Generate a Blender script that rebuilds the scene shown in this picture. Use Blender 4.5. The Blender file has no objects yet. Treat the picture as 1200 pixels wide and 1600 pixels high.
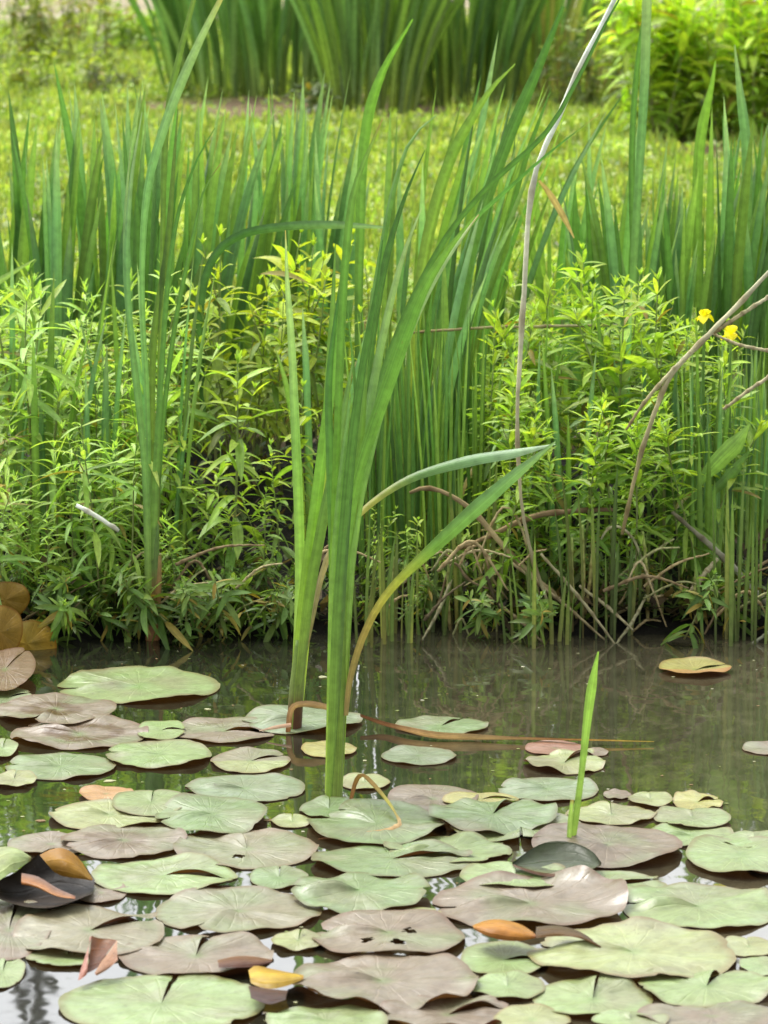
import bpy, math, random
import numpy as np
from mathutils import Vector, Matrix, noise

random.seed(11); rng = np.random.default_rng(11)
S = bpy.context.scene
COL = S.collection
R = math.radians

# ------------------------------------------------------------------ camera
F = 6500.0                      # focal length in pixels of the 1200x1600 photograph
CAM = Vector((0, 0, 1.6))
TH = math.atan(1100 / F)
FW = Vector((0, math.cos(TH), -math.sin(TH))); UP = Vector((0, math.sin(TH), math.cos(TH)))
cd = bpy.data.cameras.new('camera'); co = bpy.data.objects.new('camera', cd); COL.objects.link(co)
co.location = CAM; co.rotation_euler = (math.pi / 2 - TH, 0, 0)
cd.sensor_fit = 'VERTICAL'; cd.sensor_height = 36; cd.lens = 36 * F / 1600
cd.clip_start = .1; cd.clip_end = 2000
cd.dof.use_dof = True; cd.dof.focus_distance = 7.3; cd.dof.aperture_fstop = 11.5
S.camera = co

def ray(px, py):
    return FW + Vector((1, 0, 0)) * ((px - 600) / F) + UP * ((800 - py) / F)
def P(px, py, Y):
    d = ray(px, py); return CAM + d * (Y / d.y)
def G(px, py, z=0.0):
    d = ray(px, py); return CAM + d * ((z - CAM.z) / d.z)

# ------------------------------------------------------------------ helpers
def sm(a, b, x):
    t = min(1, max(0, (x - a) / (b - a))); return t * t * (3 - 2 * t)
def tag(o, label=None, cat=None, group=None, kind=None):
    if label: o['label'] = label
    if cat: o['category'] = cat
    if group: o['group'] = group
    if kind: o['kind'] = kind
    return o
def empty(name, loc, label, cat, group=None):
    o = bpy.data.objects.new(name, None); COL.objects.link(o); o.location = loc
    o.empty_display_size = .05
    return tag(o, label, cat, group)

class MB:
    """verts, faces, colour and (along, across, random) coordinates of one mesh"""
    def __init__(s): s.v = []; s.f = []; s.c = []; s.t = []
    def add(s, v, f, c, t):
        n = len(s.v); s.v += v; s.c += c; s.t += t
        s.f += [tuple(i + n for i in q) for q in f]
    def merge(s, o, M=None, bright=1.0):
        v = [tuple(M @ Vector(p)) for p in o.v] if M is not None else o.v
        s.add(v, o.f, [(c[0]*bright, c[1]*bright, c[2]*bright) for c in o.c], o.t)
    def mesh(s, name, mat, smooth=True):
        me = bpy.data.meshes.new(name); me.from_pydata(s.v, [], s.f)
        n = len(s.v)
        a = me.color_attributes.new('Col', 'FLOAT_COLOR', 'POINT')
        c = np.ones((n, 4), dtype=np.float32); c[:, :3] = np.array(s.c, dtype=np.float32)
        a.data.foreach_set('color', c.ravel())
        a = me.attributes.new('tuv', 'FLOAT_VECTOR', 'POINT')
        a.data.foreach_set('vector', np.array(s.t, dtype=np.float32).ravel())
        if smooth: me.polygons.foreach_set('use_smooth', [True] * len(me.polygons))
        me.materials.append(mat); me.update()
        return me
    def obj(s, name, mat, parent=None, origin=None, smooth=True):
        if origin is not None:
            ox, oy, oz = origin; s.v = [(p[0]-ox, p[1]-oy, p[2]-oz) for p in s.v]
        o = bpy.data.objects.new(name, s.mesh(name, mat, smooth)); COL.objects.link(o)
        if parent: o.parent = parent
        elif origin is not None: o.location = origin
        return o

def catmull(pts, n):
    pts = [Vector(p) for p in pts]
    if len(pts) == 2: return [pts[0].lerp(pts[1], i / n) for i in range(n + 1)]
    q = [pts[0] * 2 - pts[1]] + pts + [pts[-1] * 2 - pts[-2]]
    L = [0]
    for i in range(1, len(pts)): L.append(L[-1] + max(1e-6, (pts[i] - pts[i-1]).length))
    out = []
    for k in range(n + 1):
        d = L[-1] * k / n; i = 0
        while i < len(pts) - 2 and L[i+1] < d: i += 1
        t = (d - L[i]) / (L[i+1] - L[i]); a, b, c, e = q[i:i+4]
        out.append(.5 * ((2*b) + (c-a)*t + (2*a-5*b+4*c-e)*t*t + (3*b-a-3*c+e)*t*t*t))
    return out

def lerp3(a, b, t): return tuple(a[i] + (b[i] - a[i]) * t for i in range(3))
def ramp(stops, t):
    for i in range(len(stops) - 1):
        if t <= stops[i+1][0]:
            a, b = stops[i], stops[i+1]
            return lerp3(a[1], b[1], max(0, (t - a[0]) / (b[0] - a[0] + 1e-9)))
    return stops[-1][1]
def vary(c, a=.12):
    k = 1 + random.uniform(-a, a); h = random.uniform(-a, a) * .6
    return (c[0] * k * (1 + h), c[1] * k, c[2] * k * (1 - h * .6))

def blade_prof(t): return (.62 + .38 * sm(0, .4, t)) * (1 - max(0, (t - .5) / .5) ** 2.0)
def ribbon(mb, pts, w, stops, n=16, prof=blade_prof, twist=(0, 0), crease=.22, cross=4, thick=0.0):
    """a leaf blade: a creased, twisting strip through pts; w = full width in metres (number or list)"""
    C = catmull(pts, n); rnd = random.random() * 40
    V = []; Fc = []; Cc = []; T = []
    for i, p in enumerate(C):
        t = i / n
        tg = (C[min(n, i+1)] - C[max(0, i-1)]).normalized()
        sd = tg.cross(Vector((0, 1, 0)))
        if sd.length < 1e-3: sd = Vector((1, 0, 0))
        sd.normalize()
        sd = Matrix.Rotation(twist[0] + (twist[1] - twist[0]) * t, 3, tg) @ sd
        nm = sd.cross(tg).normalized()
        if isinstance(w, (list, tuple)):
            x = t * (len(w) - 1); k = min(len(w) - 2, int(x)); ww = w[k] + (w[k+1] - w[k]) * (x - k)
        else: ww = w * prof(t)
        col = ramp(stops, t)
        for j in range(cross + 1):
            s = j / cross * 2 - 1
            V.append(tuple(p + sd * (s * ww * .5) + nm * (crease * ww * (abs(s) - .5))))
            e = 1 - .12 * abs(s) + (.12 if abs(s) < .1 else 0)
            Cc.append((col[0]*e, col[1]*e, col[2]*e)); T.append((t, s, rnd))
    m = cross + 1
    for i in range(n):
        for j in range(cross):
            a = i * m + j; Fc.append((a, a+1, a+1+m, a+m))
    mb.add(V, Fc, Cc, T)
def tube(mb, pts, rad, stops, n=14, k=6, wob=0):
    C = catmull(pts, n); rnd = random.random() * 40; V = []; Fc = []; Cc = []; T = []
    for i, p in enumerate(C):
        t = i / n; tg = (C[min(n, i+1)] - C[max(0, i-1)]).normalized()
        a = tg.cross(Vector((.13, 1, .07))).normalized(); b = tg.cross(a)
        if isinstance(rad, (list, tuple)):
            x = t * (len(rad) - 1); q = min(len(rad) - 2, int(x)); r = rad[q] + (rad[q+1] - rad[q]) * (x - q)
        else: r = rad
        if wob: p = p + Vector((random.uniform(-wob, wob), random.uniform(-wob, wob), random.uniform(-wob, wob)))
        col = ramp(stops, t)
        if wob:
            if i % 5 == 2: r *= 1.3; col = (col[0]*.6, col[1]*.55, col[2]*.5)
            else: r *= random.uniform(.85, 1.05); q_ = random.uniform(.8, 1.2); col = (col[0]*q_, col[1]*q_, col[2]*q_)
        for j in range(k):
            th = 2 * math.pi * j / k
            V.append(tuple(p + (a * math.cos(th) + b * math.sin(th)) * r)); Cc.append(col); T.append((t, math.cos(th), rnd))
    for i in range(n):
        for j in range(k):
            Fc.append((i*k+j, i*k+(j+1) % k, (i+1)*k+(j+1) % k, (i+1)*k+j))
    Fc.append(tuple(range(k))[::-1]); Fc.append(tuple(n*k + j for j in range(k)))
    mb.add(V, Fc, Cc, T)
def loft(mb, A, B, c0, c1, n=18, rows=8, bulge=(0, 0, 0), mid=None):
    """a curved sheet between two edges A and B"""
    A = catmull(A, n); B = catmull(B, n); bl = Vector(bulge); rnd = random.random() * 40
    V = []; Cc = []; T = []; Fc = []
    for r in range(rows + 1):
        u = r / rows
        for i in range(n + 1):
            t = i / n
            V.append(tuple(A[i].lerp(B[i], u) + bl * (4 * u * (1 - u)) * (.4 + .6 * math.sin(math.pi * t))))
            c = ramp([(0, c0), (.5, mid or lerp3(c0, c1, .5)), (1, c1)], u)
            k = .9 + .2 * noise.noise(Vector((t * 5, u * 4, rnd))); Cc.append((c[0]*k, c[1]*k, c[2]*k)); T.append((t, u, rnd))
    m = n + 1
    for r in range(rows):
        for i in range(n): Fc.append((r*m+i, r*m+i+1, (r+1)*m+i+1, (r+1)*m+i))
    mb.add(V, Fc, Cc, T)

# ------------------------------------------------------------------ materials
def new_mat(name):
    m = bpy.data.materials.new(name); m.use_nodes = True; nt = m.node_tree; nt.nodes.clear()
    return m, nt, nt.nodes, nt.links
def mathn(nt, op, a, b=None, c=None):
    n = nt.nodes.new('ShaderNodeMath'); n.operation = op
    for i, x in enumerate((a, b, c)):
        if x is None: continue
        if isinstance(x, (int, float)): n.inputs[i].default_value = x
        else: nt.links.new(x, n.inputs[i])
    return n.outputs[0]
def mixc(nt, fac, a, b, blend='MIX'):
    n = nt.nodes.new('ShaderNodeMix'); n.data_type = 'RGBA'; n.blend_type = blend
    for s, x in ((n.inputs[0], fac), (n.inputs[6], a), (n.inputs[7], b)):
        if isinstance(x, (int, float)): s.default_value = x
        elif isinstance(x, tuple): s.default_value = x + (1,)
        else: nt.links.new(x, s)
    return n.outputs[2]
def rampn(nt, fac, stops):
    n = nt.nodes.new('ShaderNodeValToRGB'); cr = n.color_ramp
    while len(cr.elements) < len(stops): cr.elements.new(.5)
    for e, (p, c) in zip(cr.elements, stops):
        e.position = p; e.color = (c, c, c, 1) if isinstance(c, (int, float)) else c + (1,)
    nt.links.new(fac, n.inputs[0]); return n.outputs[0]
def noisen(nt, vec, scale, detail=3, rough=.55):
    n = nt.nodes.new('ShaderNodeTexNoise'); n.inputs['Scale'].default_value = scale
    n.inputs['Detail'].default_value = detail; n.inputs['Roughness'].default_value = rough
    if vec is not None: nt.links.new(vec, n.inputs['Vector'])
    return n.outputs[0]
def attr(nt, name, out='Color'):
    n = nt.nodes.new('ShaderNodeAttribute'); n.attribute_name = name; return n.outputs[out]

def leaf_material(name, rough=.45, trans=.35, stripes=True, spec=.4, tint=1.0):
    m, nt, N, L = new_mat(name)
    col = attr(nt, 'Col'); tv = attr(nt, 'tuv', 'Vector')
    mp = N.new('ShaderNodeVectorMath'); mp.operation = 'MULTIPLY'; L.new(tv, mp.inputs[0])
    mp.inputs[1].default_value = (1.3, 8.0, 1.0) if stripes else (3, 2, 1)
    nz = noisen(nt, mp.outputs[0], 1.0, 4)
    k = rampn(nt, nz, [(.25, .68), (.55, 1.0), (.8, 1.3)])
    c = mixc(nt, 1.0, col, k, 'MULTIPLY')
    geo = N.new('ShaderNodeNewGeometry')
    blot = rampn(nt, noisen(nt, geo.outputs['Position'], 60, 3), [(.3, .8), (.6, 1.08)])
    c = mixc(nt, 1.0, c, blot, 'MULTIPLY')
    wear = rampn(nt, noisen(nt, geo.outputs['Position'], 130, 4, .7), [(.66, 0.0), (.76, .7)])
    c = mixc(nt, wear, c, (.20, .15, .05))
    pr = N.new('ShaderNodeBsdfPrincipled'); L.new(c, pr.inputs['Base Color'])
    pr.inputs['Roughness'].default_value = rough; pr.inputs['Specular IOR Level'].default_value = spec
    tr = N.new('ShaderNodeBsdfTranslucent')
    tc = mixc(nt, 1.0, c, (1.25 * tint, 1.3 * tint, .55), 'MULTIPLY'); L.new(tc, tr.inputs['Color'])
    mx = N.new('ShaderNodeMixShader'); mx.inputs[0].default_value = trans
    L.new(pr.outputs[0], mx.inputs[1]); L.new(tr.outputs[0], mx.inputs[2])
    if stripes:
        mp2 = N.new('ShaderNodeVectorMath'); mp2.operation = 'MULTIPLY'; L.new(tv, mp2.inputs[0])
        mp2.inputs[1].default_value = (1.0, 9.0, 1.0)
        bp = N.new('ShaderNodeBump'); bp.inputs['Strength'].default_value = .35; bp.inputs['Distance'].default_value = .002
        L.new(noisen(nt, mp2.outputs[0], 1.4, 3), bp.inputs['Height']); L.new(bp.outputs[0], pr.inputs['Normal'])
    o = N.new('ShaderNodeOutputMaterial'); L.new(mx.outputs[0], o.inputs[0]); return m

M_BLADE = leaf_material('blade_leaf', .42, .32, True, .45)
M_LEAF = leaf_material('soft_leaf', .5, .42, False, .35)
M_DRY = leaf_material('dry_leaf', .75, .2, True, .12)
M_CANE = leaf_material('dry_cane', .8, .0, True, .1)
M_CURL = leaf_material('curled_leaf', .5, .12, False, .15)
M_COVER = leaf_material('ground_leaf', .55, .4, False, .25)
M_STALK = leaf_material('stalk', .55, .0, True, .3)
M_PETAL = leaf_material('petal', .6, .35, False, .2)

def pad_material(two=True):
    m, nt, N, L = new_mat('lily_pad_skin' if two else 'curled_pad_skin')
    col = attr(nt, 'Col'); tv = attr(nt, 'tuv', 'Vector')
    sp = N.new('ShaderNodeSeparateXYZ'); L.new(tv, sp.inputs[0])
    r, th, rnd = sp.outputs
    tc = N.new('ShaderNodeTexCoord'); ob = tc.outputs['Object']
    off = N.new('ShaderNodeVectorMath'); off.operation = 'ADD'; L.new(ob, off.inputs[0])
    cmb = N.new('ShaderNodeCombineXYZ'); L.new(rnd, cmb.inputs[2]); L.new(rnd, cmb.inputs[0]); L.new(cmb.outputs[0], off.inputs[1])
    v = off.outputs[0]
    big = noisen(nt, v, 9, 4, .6); fine = noisen(nt, v, 70, 4, .65)
    wob = mathn(nt, 'MULTIPLY', mathn(nt, 'SUBTRACT', noisen(nt, v, 22, 2), .5), .16)
    def vein(nv, sharp, amt):
        s = mathn(nt, 'ABSOLUTE', mathn(nt, 'SINE', mathn(nt, 'MULTIPLY', mathn(nt, 'ADD', th, wob), nv)))
        return mathn(nt, 'MULTIPLY', mathn(nt, 'POWER', mathn(nt, 'SUBTRACT', 1.0, s), sharp), amt)
    vn = mathn(nt, 'ADD', vein(7.5, 7, 1.0), mathn(nt, 'MULTIPLY', vein(15.0, 6, .7), rampn(nt, r, [(.35, 0.0), (.6, 1.0)])))
    vn = mathn(nt, 'MULTIPLY', vn, rampn(nt, r, [(.0, .4), (.2, 1.0), (.8, .5), (1.0, 0.0)]))
    c = mixc(nt, rampn(nt, big, [(.38, 0.0), (.62, .8)]), col, mixc(nt, 1.0, col, (.74, .66, .56), 'MULTIPLY'))
    c = mixc(nt, rampn(nt, noisen(nt, v, 30, 5, .7), [(.5, 0.0), (.72, .55)]), c, mixc(nt, 1.0, col, (.62, .50, .36), 'MULTIPLY'))
    c = mixc(nt, 1.0, c, rampn(nt, fine, [(.3, .78), (.55, 1.02), (.8, 1.12)]), 'MULTIPLY')
    c = mixc(nt, mathn(nt, 'MULTIPLY', vn, .40), c, mixc(nt, 1.0, col, (1.6, 1.5, 1.5), 'MULTIPLY'))
    # small dark spots and bites
    sp2 = rampn(nt, noisen(nt, v, 120, 2), [(.68, 0.0), (.74, .7)])
    c = mixc(nt, sp2, c, (.07, .055, .03))
    rim = rampn(nt, mathn(nt, 'ADD', r, mathn(nt, 'MULTIPLY', mathn(nt, 'SUBTRACT', big, .5), .12)), [(.90, 0.0), (.985, .85)])
    c = mixc(nt, rim, c, mixc(nt, 1.0, col, (.62, .42, .28), 'MULTIPLY'))
    geo = N.new('ShaderNodeNewGeometry')
    under = mixc(nt, rampn(nt, big, [(.35, 0.0), (.65, 1.0)]), (.22, .10, .018), (.11, .035, .015))
    if two: c = mixc(nt, geo.outputs['Backfacing'], c, under)
    pr = N.new('ShaderNodeBsdfPrincipled'); L.new(c, pr.inputs['Base Color'])
    L.new(rampn(nt, big, [(.3, .27), (.7, .5)]), pr.inputs['Roughness']); pr.inputs['Specular IOR Level'].default_value = .5 if two else .12
    bp = N.new('ShaderNodeBump'); bp.inputs['Strength'].default_value = .5; bp.inputs['Distance'].default_value = .004
    h = mathn(nt, 'ADD', mathn(nt, 'MULTIPLY', vn, -.45), mathn(nt, 'ADD', mathn(nt, 'MULTIPLY', fine, .35), mathn(nt, 'MULTIPLY', noisen(nt, v, 26, 3), 1.1)))
    L.new(h, bp.inputs['Height']); L.new(bp.outputs[0], pr.inputs['Normal'])
    tr = N.new('ShaderNodeBsdfTranslucent'); L.new(c, tr.inputs['Color'])
    mx = N.new('ShaderNodeMixShader'); mx.inputs[0].default_value = .12
    L.new(pr.outputs[0], mx.inputs[1]); L.new(tr.outputs[0], mx.inputs[2])
    o = N.new('ShaderNodeOutputMaterial'); L.new(mx.outputs[0], o.inputs[0]); return m
M_PAD = pad_material(); M_CPAD = pad_material(False)

def water_material():
    m, nt, N, L = new_mat('pond_water')
    geo = N.new('ShaderNodeNewGeometry'); pos = geo.outputs['Position']
    mp = N.new('ShaderNodeVectorMath'); mp.operation = 'MULTIPLY'; L.new(pos, mp.inputs[0]); mp.inputs[1].default_value = (1, .6, 1)
    sx = N.new('ShaderNodeSeparateXYZ'); L.new(pos, sx.inputs[0])
    nz = noisen(nt, mp.outputs[0], 3.2, 5, .62); nf = noisen(nt, mp.outputs[0], 26, 5, .7)
    xr = N.new('ShaderNodeMapRange'); L.new(sx.outputs[0], xr.inputs[0])
    xr.inputs[1].default_value = -.35; xr.inputs[2].default_value = .6
    shallow = mathn(nt, 'ADD', mathn(nt, 'MULTIPLY', xr.outputs[0], .8), mathn(nt, 'MULTIPLY', mathn(nt, 'SUBTRACT', nz, .5), 1.2))
    c = mixc(nt, rampn(nt, shallow, [(.1, 0.0), (.8, 1.0)]), (.017, .018, .011), (.060, .054, .032))
    c = mixc(nt, 1.0, c, rampn(nt, nf, [(.3, .55), (.52, 1.0), (.75, 1.7)]), 'MULTIPLY')
    pr = N.new('ShaderNodeBsdfPrincipled'); L.new(c, pr.inputs['Base Color'])
    pr.inputs['Roughness'].default_value = .035; pr.inputs['IOR'].default_value = 1.9
    pr.inputs['Specular IOR Level'].default_value = .75
    bp = N.new('ShaderNodeBump'); bp.inputs['Strength'].default_value = .07; bp.inputs['Distance'].default_value = .01
    L.new(noisen(nt, pos, 9, 2), bp.inputs['Height']); L.new(bp.outputs[0], pr.inputs['Normal'])
    o = N.new('ShaderNodeOutputMaterial'); L.new(pr.outputs[0], o.inputs[0]); return m
M_WATER = water_material()

def ground_material():
    m, nt, N, L = new_mat('bank_and_lawn')
    geo = N.new('ShaderNodeNewGeometry'); pos = geo.outputs['Position']
    col = attr(nt, 'Col')
    f = noisen(nt, pos, 38, 6, .7); g = noisen(nt, pos, 4, 4, .6)
    c = mixc(nt, 1.0, col, rampn(nt, f, [(.3, .45), (.52, 1.0), (.72, 1.6)]), 'MULTIPLY')
    c = mixc(nt, 1.0, c, rampn(nt, g, [(.35, .8), (.65, 1.15)]), 'MULTIPLY')
    pr = N.new('ShaderNodeBsdfPrincipled'); L.new(c, pr.inputs['Base Color']); pr.inputs['Roughness'].default_value = .85
    pr.inputs['Specular IOR Level'].default_value = .15
    bp = N.new('ShaderNodeBump'); bp.inputs['Strength'].default_value = .8; bp.inputs['Distance'].default_value = .02
    L.new(f, bp.inputs['Height']); L.new(bp.outputs[0], pr.inputs['Normal'])
    o = N.new('ShaderNodeOutputMaterial'); L.new(pr.outputs[0], o.inputs[0]); return m
M_GROUND = ground_material()
def stone_material():
    m, nt, N, L = new_mat('stone')
    geo = N.new('ShaderNodeNewGeometry'); f = noisen(nt, geo.outputs['Position'], 30, 5, .65)
    c = mixc(nt, f, (.30, .22, .19), (.62, .55, .50))
    pr = N.new('ShaderNodeBsdfPrincipled'); L.new(c, pr.inputs['Base Color']); pr.inputs['Roughness'].default_value = .85
    bp = N.new('ShaderNodeBump'); bp.inputs['Strength'].default_value = .6; bp.inputs['Distance'].default_value = .01
    L.new(f, bp.inputs['Height']); L.new(bp.outputs[0], pr.inputs['Normal'])
    o = N.new('ShaderNodeOutputMaterial'); L.new(pr.outputs[0], o.inputs[0]); return m
M_STONE = stone_material()

# ------------------------------------------------------------------ terrain and water
def shore(x): return 8.03 + .05 * math.sin(x * 5 + 1) + .03 * math.sin(x * 13) + .035 * noise.noise(Vector((x * 14, 0, 4))) + .03 * noise.noise(Vector((x * 40, 2, 4)))
def height(x, y):
    d = y - shore(x)
    if d < 0: return max(-.45, d * .5 - .01)
    z = .04 * sm(-.03, .08, d) + .14 * sm(.08, 1.0, d) + .12 * sm(1.0, 3.0, d)
    z += .012 * noise.noise(Vector((x * 6, y * 6, 0))) * sm(0, .2, d)
    return z + (.02 * noise.noise(Vector((x * .9, y * .9, 3))) if d > 2 else 0)
def ground_col(x, y):
    d = y - shore(x)
    shaded_mud = (.010, .009, .006); lawn = (.20, .24, .045); mulch = (.20, .145, .085)  # bank mud coloured near black to carry the deep shade along the waterline
    c = lerp3(shaded_mud, lawn, sm(1.0, 1.9, d + .3 * noise.noise(Vector((x * 3, y * 3, 1)))))
    n = noise.noise(Vector((x * 2.5, y * 1.2, 5))) * .5
    q = sm(.36, .22, abs(y - 18.2) * .26 + abs(x + .30) * .30 + n * .22)
    q = max(q, sm(.4, 0, abs(y - 16.2) * .35 + abs(x - 1.25) * .9 + n * .4))
    c = lerp3(c, mulch, q)
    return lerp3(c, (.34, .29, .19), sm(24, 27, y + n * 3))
ys = np.unique(np.concatenate([np.linspace(2, 7.7, 20), np.linspace(7.7, 8.6, 60), np.linspace(8.6, 12, 50), np.linspace(12, 30, 70), np.geomspace(30, 900, 24)]))
xs = np.unique(np.concatenate([-np.geomspace(1.6, 500, 22), np.linspace(-1.6, 1.6, 90), np.geomspace(1.6, 500, 22)]))
mb = MB(); nx = len(xs)
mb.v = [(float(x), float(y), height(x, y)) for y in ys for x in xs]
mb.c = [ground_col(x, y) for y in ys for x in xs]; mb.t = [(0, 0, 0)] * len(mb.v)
mb.f = [(j*nx+i, j*nx+i+1, (j+1)*nx+i+1, (j+1)*nx+i) for j in range(len(ys)-1) for i in range(nx-1)]
tag(mb.obj('ground', M_GROUND), 'muddy pond bank rising to a lime green lawn', 'ground', kind='structure')
mb = MB(); mb.v = [(-60, -6, 0), (60, -6, 0), (60, 8.6, 0), (-60, 8.6, 0)]; mb.f = [(0, 1, 2, 3)]; mb.c = [(0, 0, 0)] * 4; mb.t = [(0, 0, 0)] * 4
tag(mb.obj('water', M_WATER), 'dark still pond water reflecting the bank and pale sky', 'water', kind='structure')
mb = MB(); mb.v = [(-60, -6.2, -.5), (60, -6.2, -.5), (60, 3, -.5), (-60, 3, -.5)]; mb.f = [(0, 1, 2, 3)]; mb.c = [(.02, .02, .01)] * 4; mb.t = [(0, 0, 0)] * 4
tag(mb.obj('pond_bed', M_GROUND), 'muddy bed under the pond water', 'ground', kind='structure')

# ------------------------------------------------------------------ ground cover
def cover(name, label, n, yr, size, cols, hz, seed, grass=False):
    r = np.random.default_rng(seed)
    Y = yr[0] * (yr[1] / yr[0]) ** r.random(n * 2); X = (r.random(n * 2) * 2 - 1) * (.105 * Y + .12)
    keep = []
    for i in range(n * 2):
        c = ground_col(X[i], Y[i])
        green = c[1] > c[0] * 1.02
        patch = .5 + noise.noise(Vector((X[i] * 5, Y[i] * 3, 9)))
        keep.append((green and r.random() < .35 + patch) or (not green and r.random() < .07))
    k = np.where(np.array(keep))[0][:n]; X = X[k]; Y = Y[k]; n = len(k)
    Z = np.array([height(a, b) for a, b in zip(X, Y)])
    hn = np.array([noise.noise(Vector((a * 4, b * 2.2, 2))) for a, b in zip(X, Y)])
    m = 4; V = np.zeros((n, m, 4, 3)); C = np.zeros((n, m, 4, 4), dtype=np.float32); C[..., 3] = 1
    cols = np.array(cols)
    for j in range(m):
        yaw = r.random(n) * 6.28; tilt = r.uniform(.1, .9, n) if not grass else r.uniform(.9, 1.5, n)
        L = size * r.uniform(.6, 1.4, n) * (Y / 12) ** .25; Wd = L * (.38 if not grass else .09)
        d = np.stack([np.cos(yaw) * np.cos(tilt), np.sin(yaw) * np.cos(tilt), np.sin(tilt)], 1)
        s = np.stack([-np.sin(yaw), np.cos(yaw), np.zeros(n)], 1)
        b = np.stack([X + r.normal(0, size * .5, n), Y + r.normal(0, size * .5, n), Z + r.random(n) * hz * (1 + np.clip(hn, 0, 1))], 1)
        V[:, j, 0] = b; V[:, j, 1] = b + d * (L * .5)[:, None] + s * Wd[:, None]
        V[:, j, 2] = b + d * L[:, None]; V[:, j, 3] = b + d * (L * .5)[:, None] - s * Wd[:, None]
        ci = cols[r.integers(0, len(cols), n)] * r.uniform(.65, 1.3, n)[:, None] * (1 + .6 * hn)[:, None]
        C[:, j, :, :3] = ci[:, None, :]
    V = V.reshape(-1, 3); nf = len(V) // 4
    me = bpy.data.meshes.new(name); me.vertices.add(len(V)); me.vertices.foreach_set('co', V.ravel())
    me.loops.add(len(V)); me.loops.foreach_set('vertex_index', np.arange(len(V), dtype=np.int32))
    me.polygons.add(nf); me.polygons.foreach_set('loop_start', np.arange(0, len(V), 4, dtype=np.int32))
    try: me.polygons.foreach_set('loop_total', np.full(nf, 4, dtype=np.int32))
    except Exception: pass
    me.update(calc_edges=True); me.validate()
    a = me.color_attributes.new('Col', 'FLOAT_COLOR', 'POINT'); a.data.foreach_set('color', C.reshape(-1))
    a = me.attributes.new('tuv', 'FLOAT_VECTOR', 'POINT'); a.data.foreach_set('vector', r.random(len(V) * 3).astype(np.float32))
    me.materials.append(M_COVER)
    o = bpy.data.objects.new(name, me); COL.objects.link(o); tag(o, label, 'ground cover', kind='stuff')
LIME = [(.32, .44, .07), (.38, .48, .10), (.24, .38, .06), (.40, .46, .15), (.18, .30, .06), (.48, .55, .26)]
cover('clover', 'low lime green clover covering the lawn behind the bank', 42000, (9.4, 29), .026, LIME, .03, 3)
cover('grass', 'short yellow green grass mixed into the lawn', 16000, (9.2, 28), .055, [(.32, .42, .07), (.40, .45, .11), (.24, .36, .06)], .01, 4, True)
def weeds():
    r = random.Random(5); mb = MB()
    for i in range(4600):
        x = r.uniform(-1.0, 1.0); y = shore(x) + r.random() ** 2.2 * 1.5 + .005; z = height(x, y)
        yaw = r.random() * 6.28; L = r.uniform(.02, .055); d = Vector((math.cos(yaw), math.sin(yaw), r.uniform(.1, 1.3))).normalized()
        s = d.cross(Vector((0, 0, 1))).normalized() * L * .2; b = Vector((x, y, z + r.random() * .05))
        c = r.choice([(.05, .09, .02), (.09, .12, .03), (.14, .10, .05), (.07, .05, .03), (.10, .16, .03)])
        mb.add([tuple(b), tuple(b + d*L*.5 + s), tuple(b + d*L), tuple(b + d*L*.5 - s)], [(0, 1, 2, 3)], [c]*4, [(0, 0, i*.1)]*4)
    tag(mb.obj('undergrowth', M_COVER, smooth=False), 'small weeds and dead scraps on the dark bank', 'undergrowth', kind='stuff')
weeds()

# ------------------------------------------------------------------ leafy upright plants
def lance(mb, base, d, L, w, col, droop=.3, ns=5, tipc=None):
    """one lanceolate leaf, folded along its midrib and arching"""
    d = d.normalized(); sd = d.cross(Vector((0, 0, 1)))
    if sd.length < .05: sd = Vector((1, 0, 0))
    sd.normalize(); nm = sd.cross(d); rnd = random.random() * 50
    V = []; C = []; T = []; Fc = []; roll = random.uniform(-.5, .5); sd = (Matrix.Rotation(roll, 3, d) @ sd); nm = sd.cross(d)
    side = random.uniform(-.12, .12)
    for i in range(ns + 1):
        t = i / ns; p = base + d * (L * t) + Vector((0, 0, -1)) * (droop * L * t * t) + sd * (side * L * t * t)
        ww = w * (.12 + math.sin(math.pi * min(1, t * .93 + .05)) ** .8) * (1 if i < ns else .05)
        c = lerp3(col, tipc or col, t)
        for s in (-1, 0, 1):
            V.append(tuple(p + sd * (s * ww * .5) + nm * (abs(s) * ww * .16)))
            k = 1.18 if s == 0 else 1; C.append((c[0]*k, c[1]*k, c[2]*k)); T.append((t, s, rnd))
    for i in range(ns):
        for j in range(2): a = i*3+j; Fc.append((a, a+1, a+4, a+3))
    mb.add(V, Fc, C, T)

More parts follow.
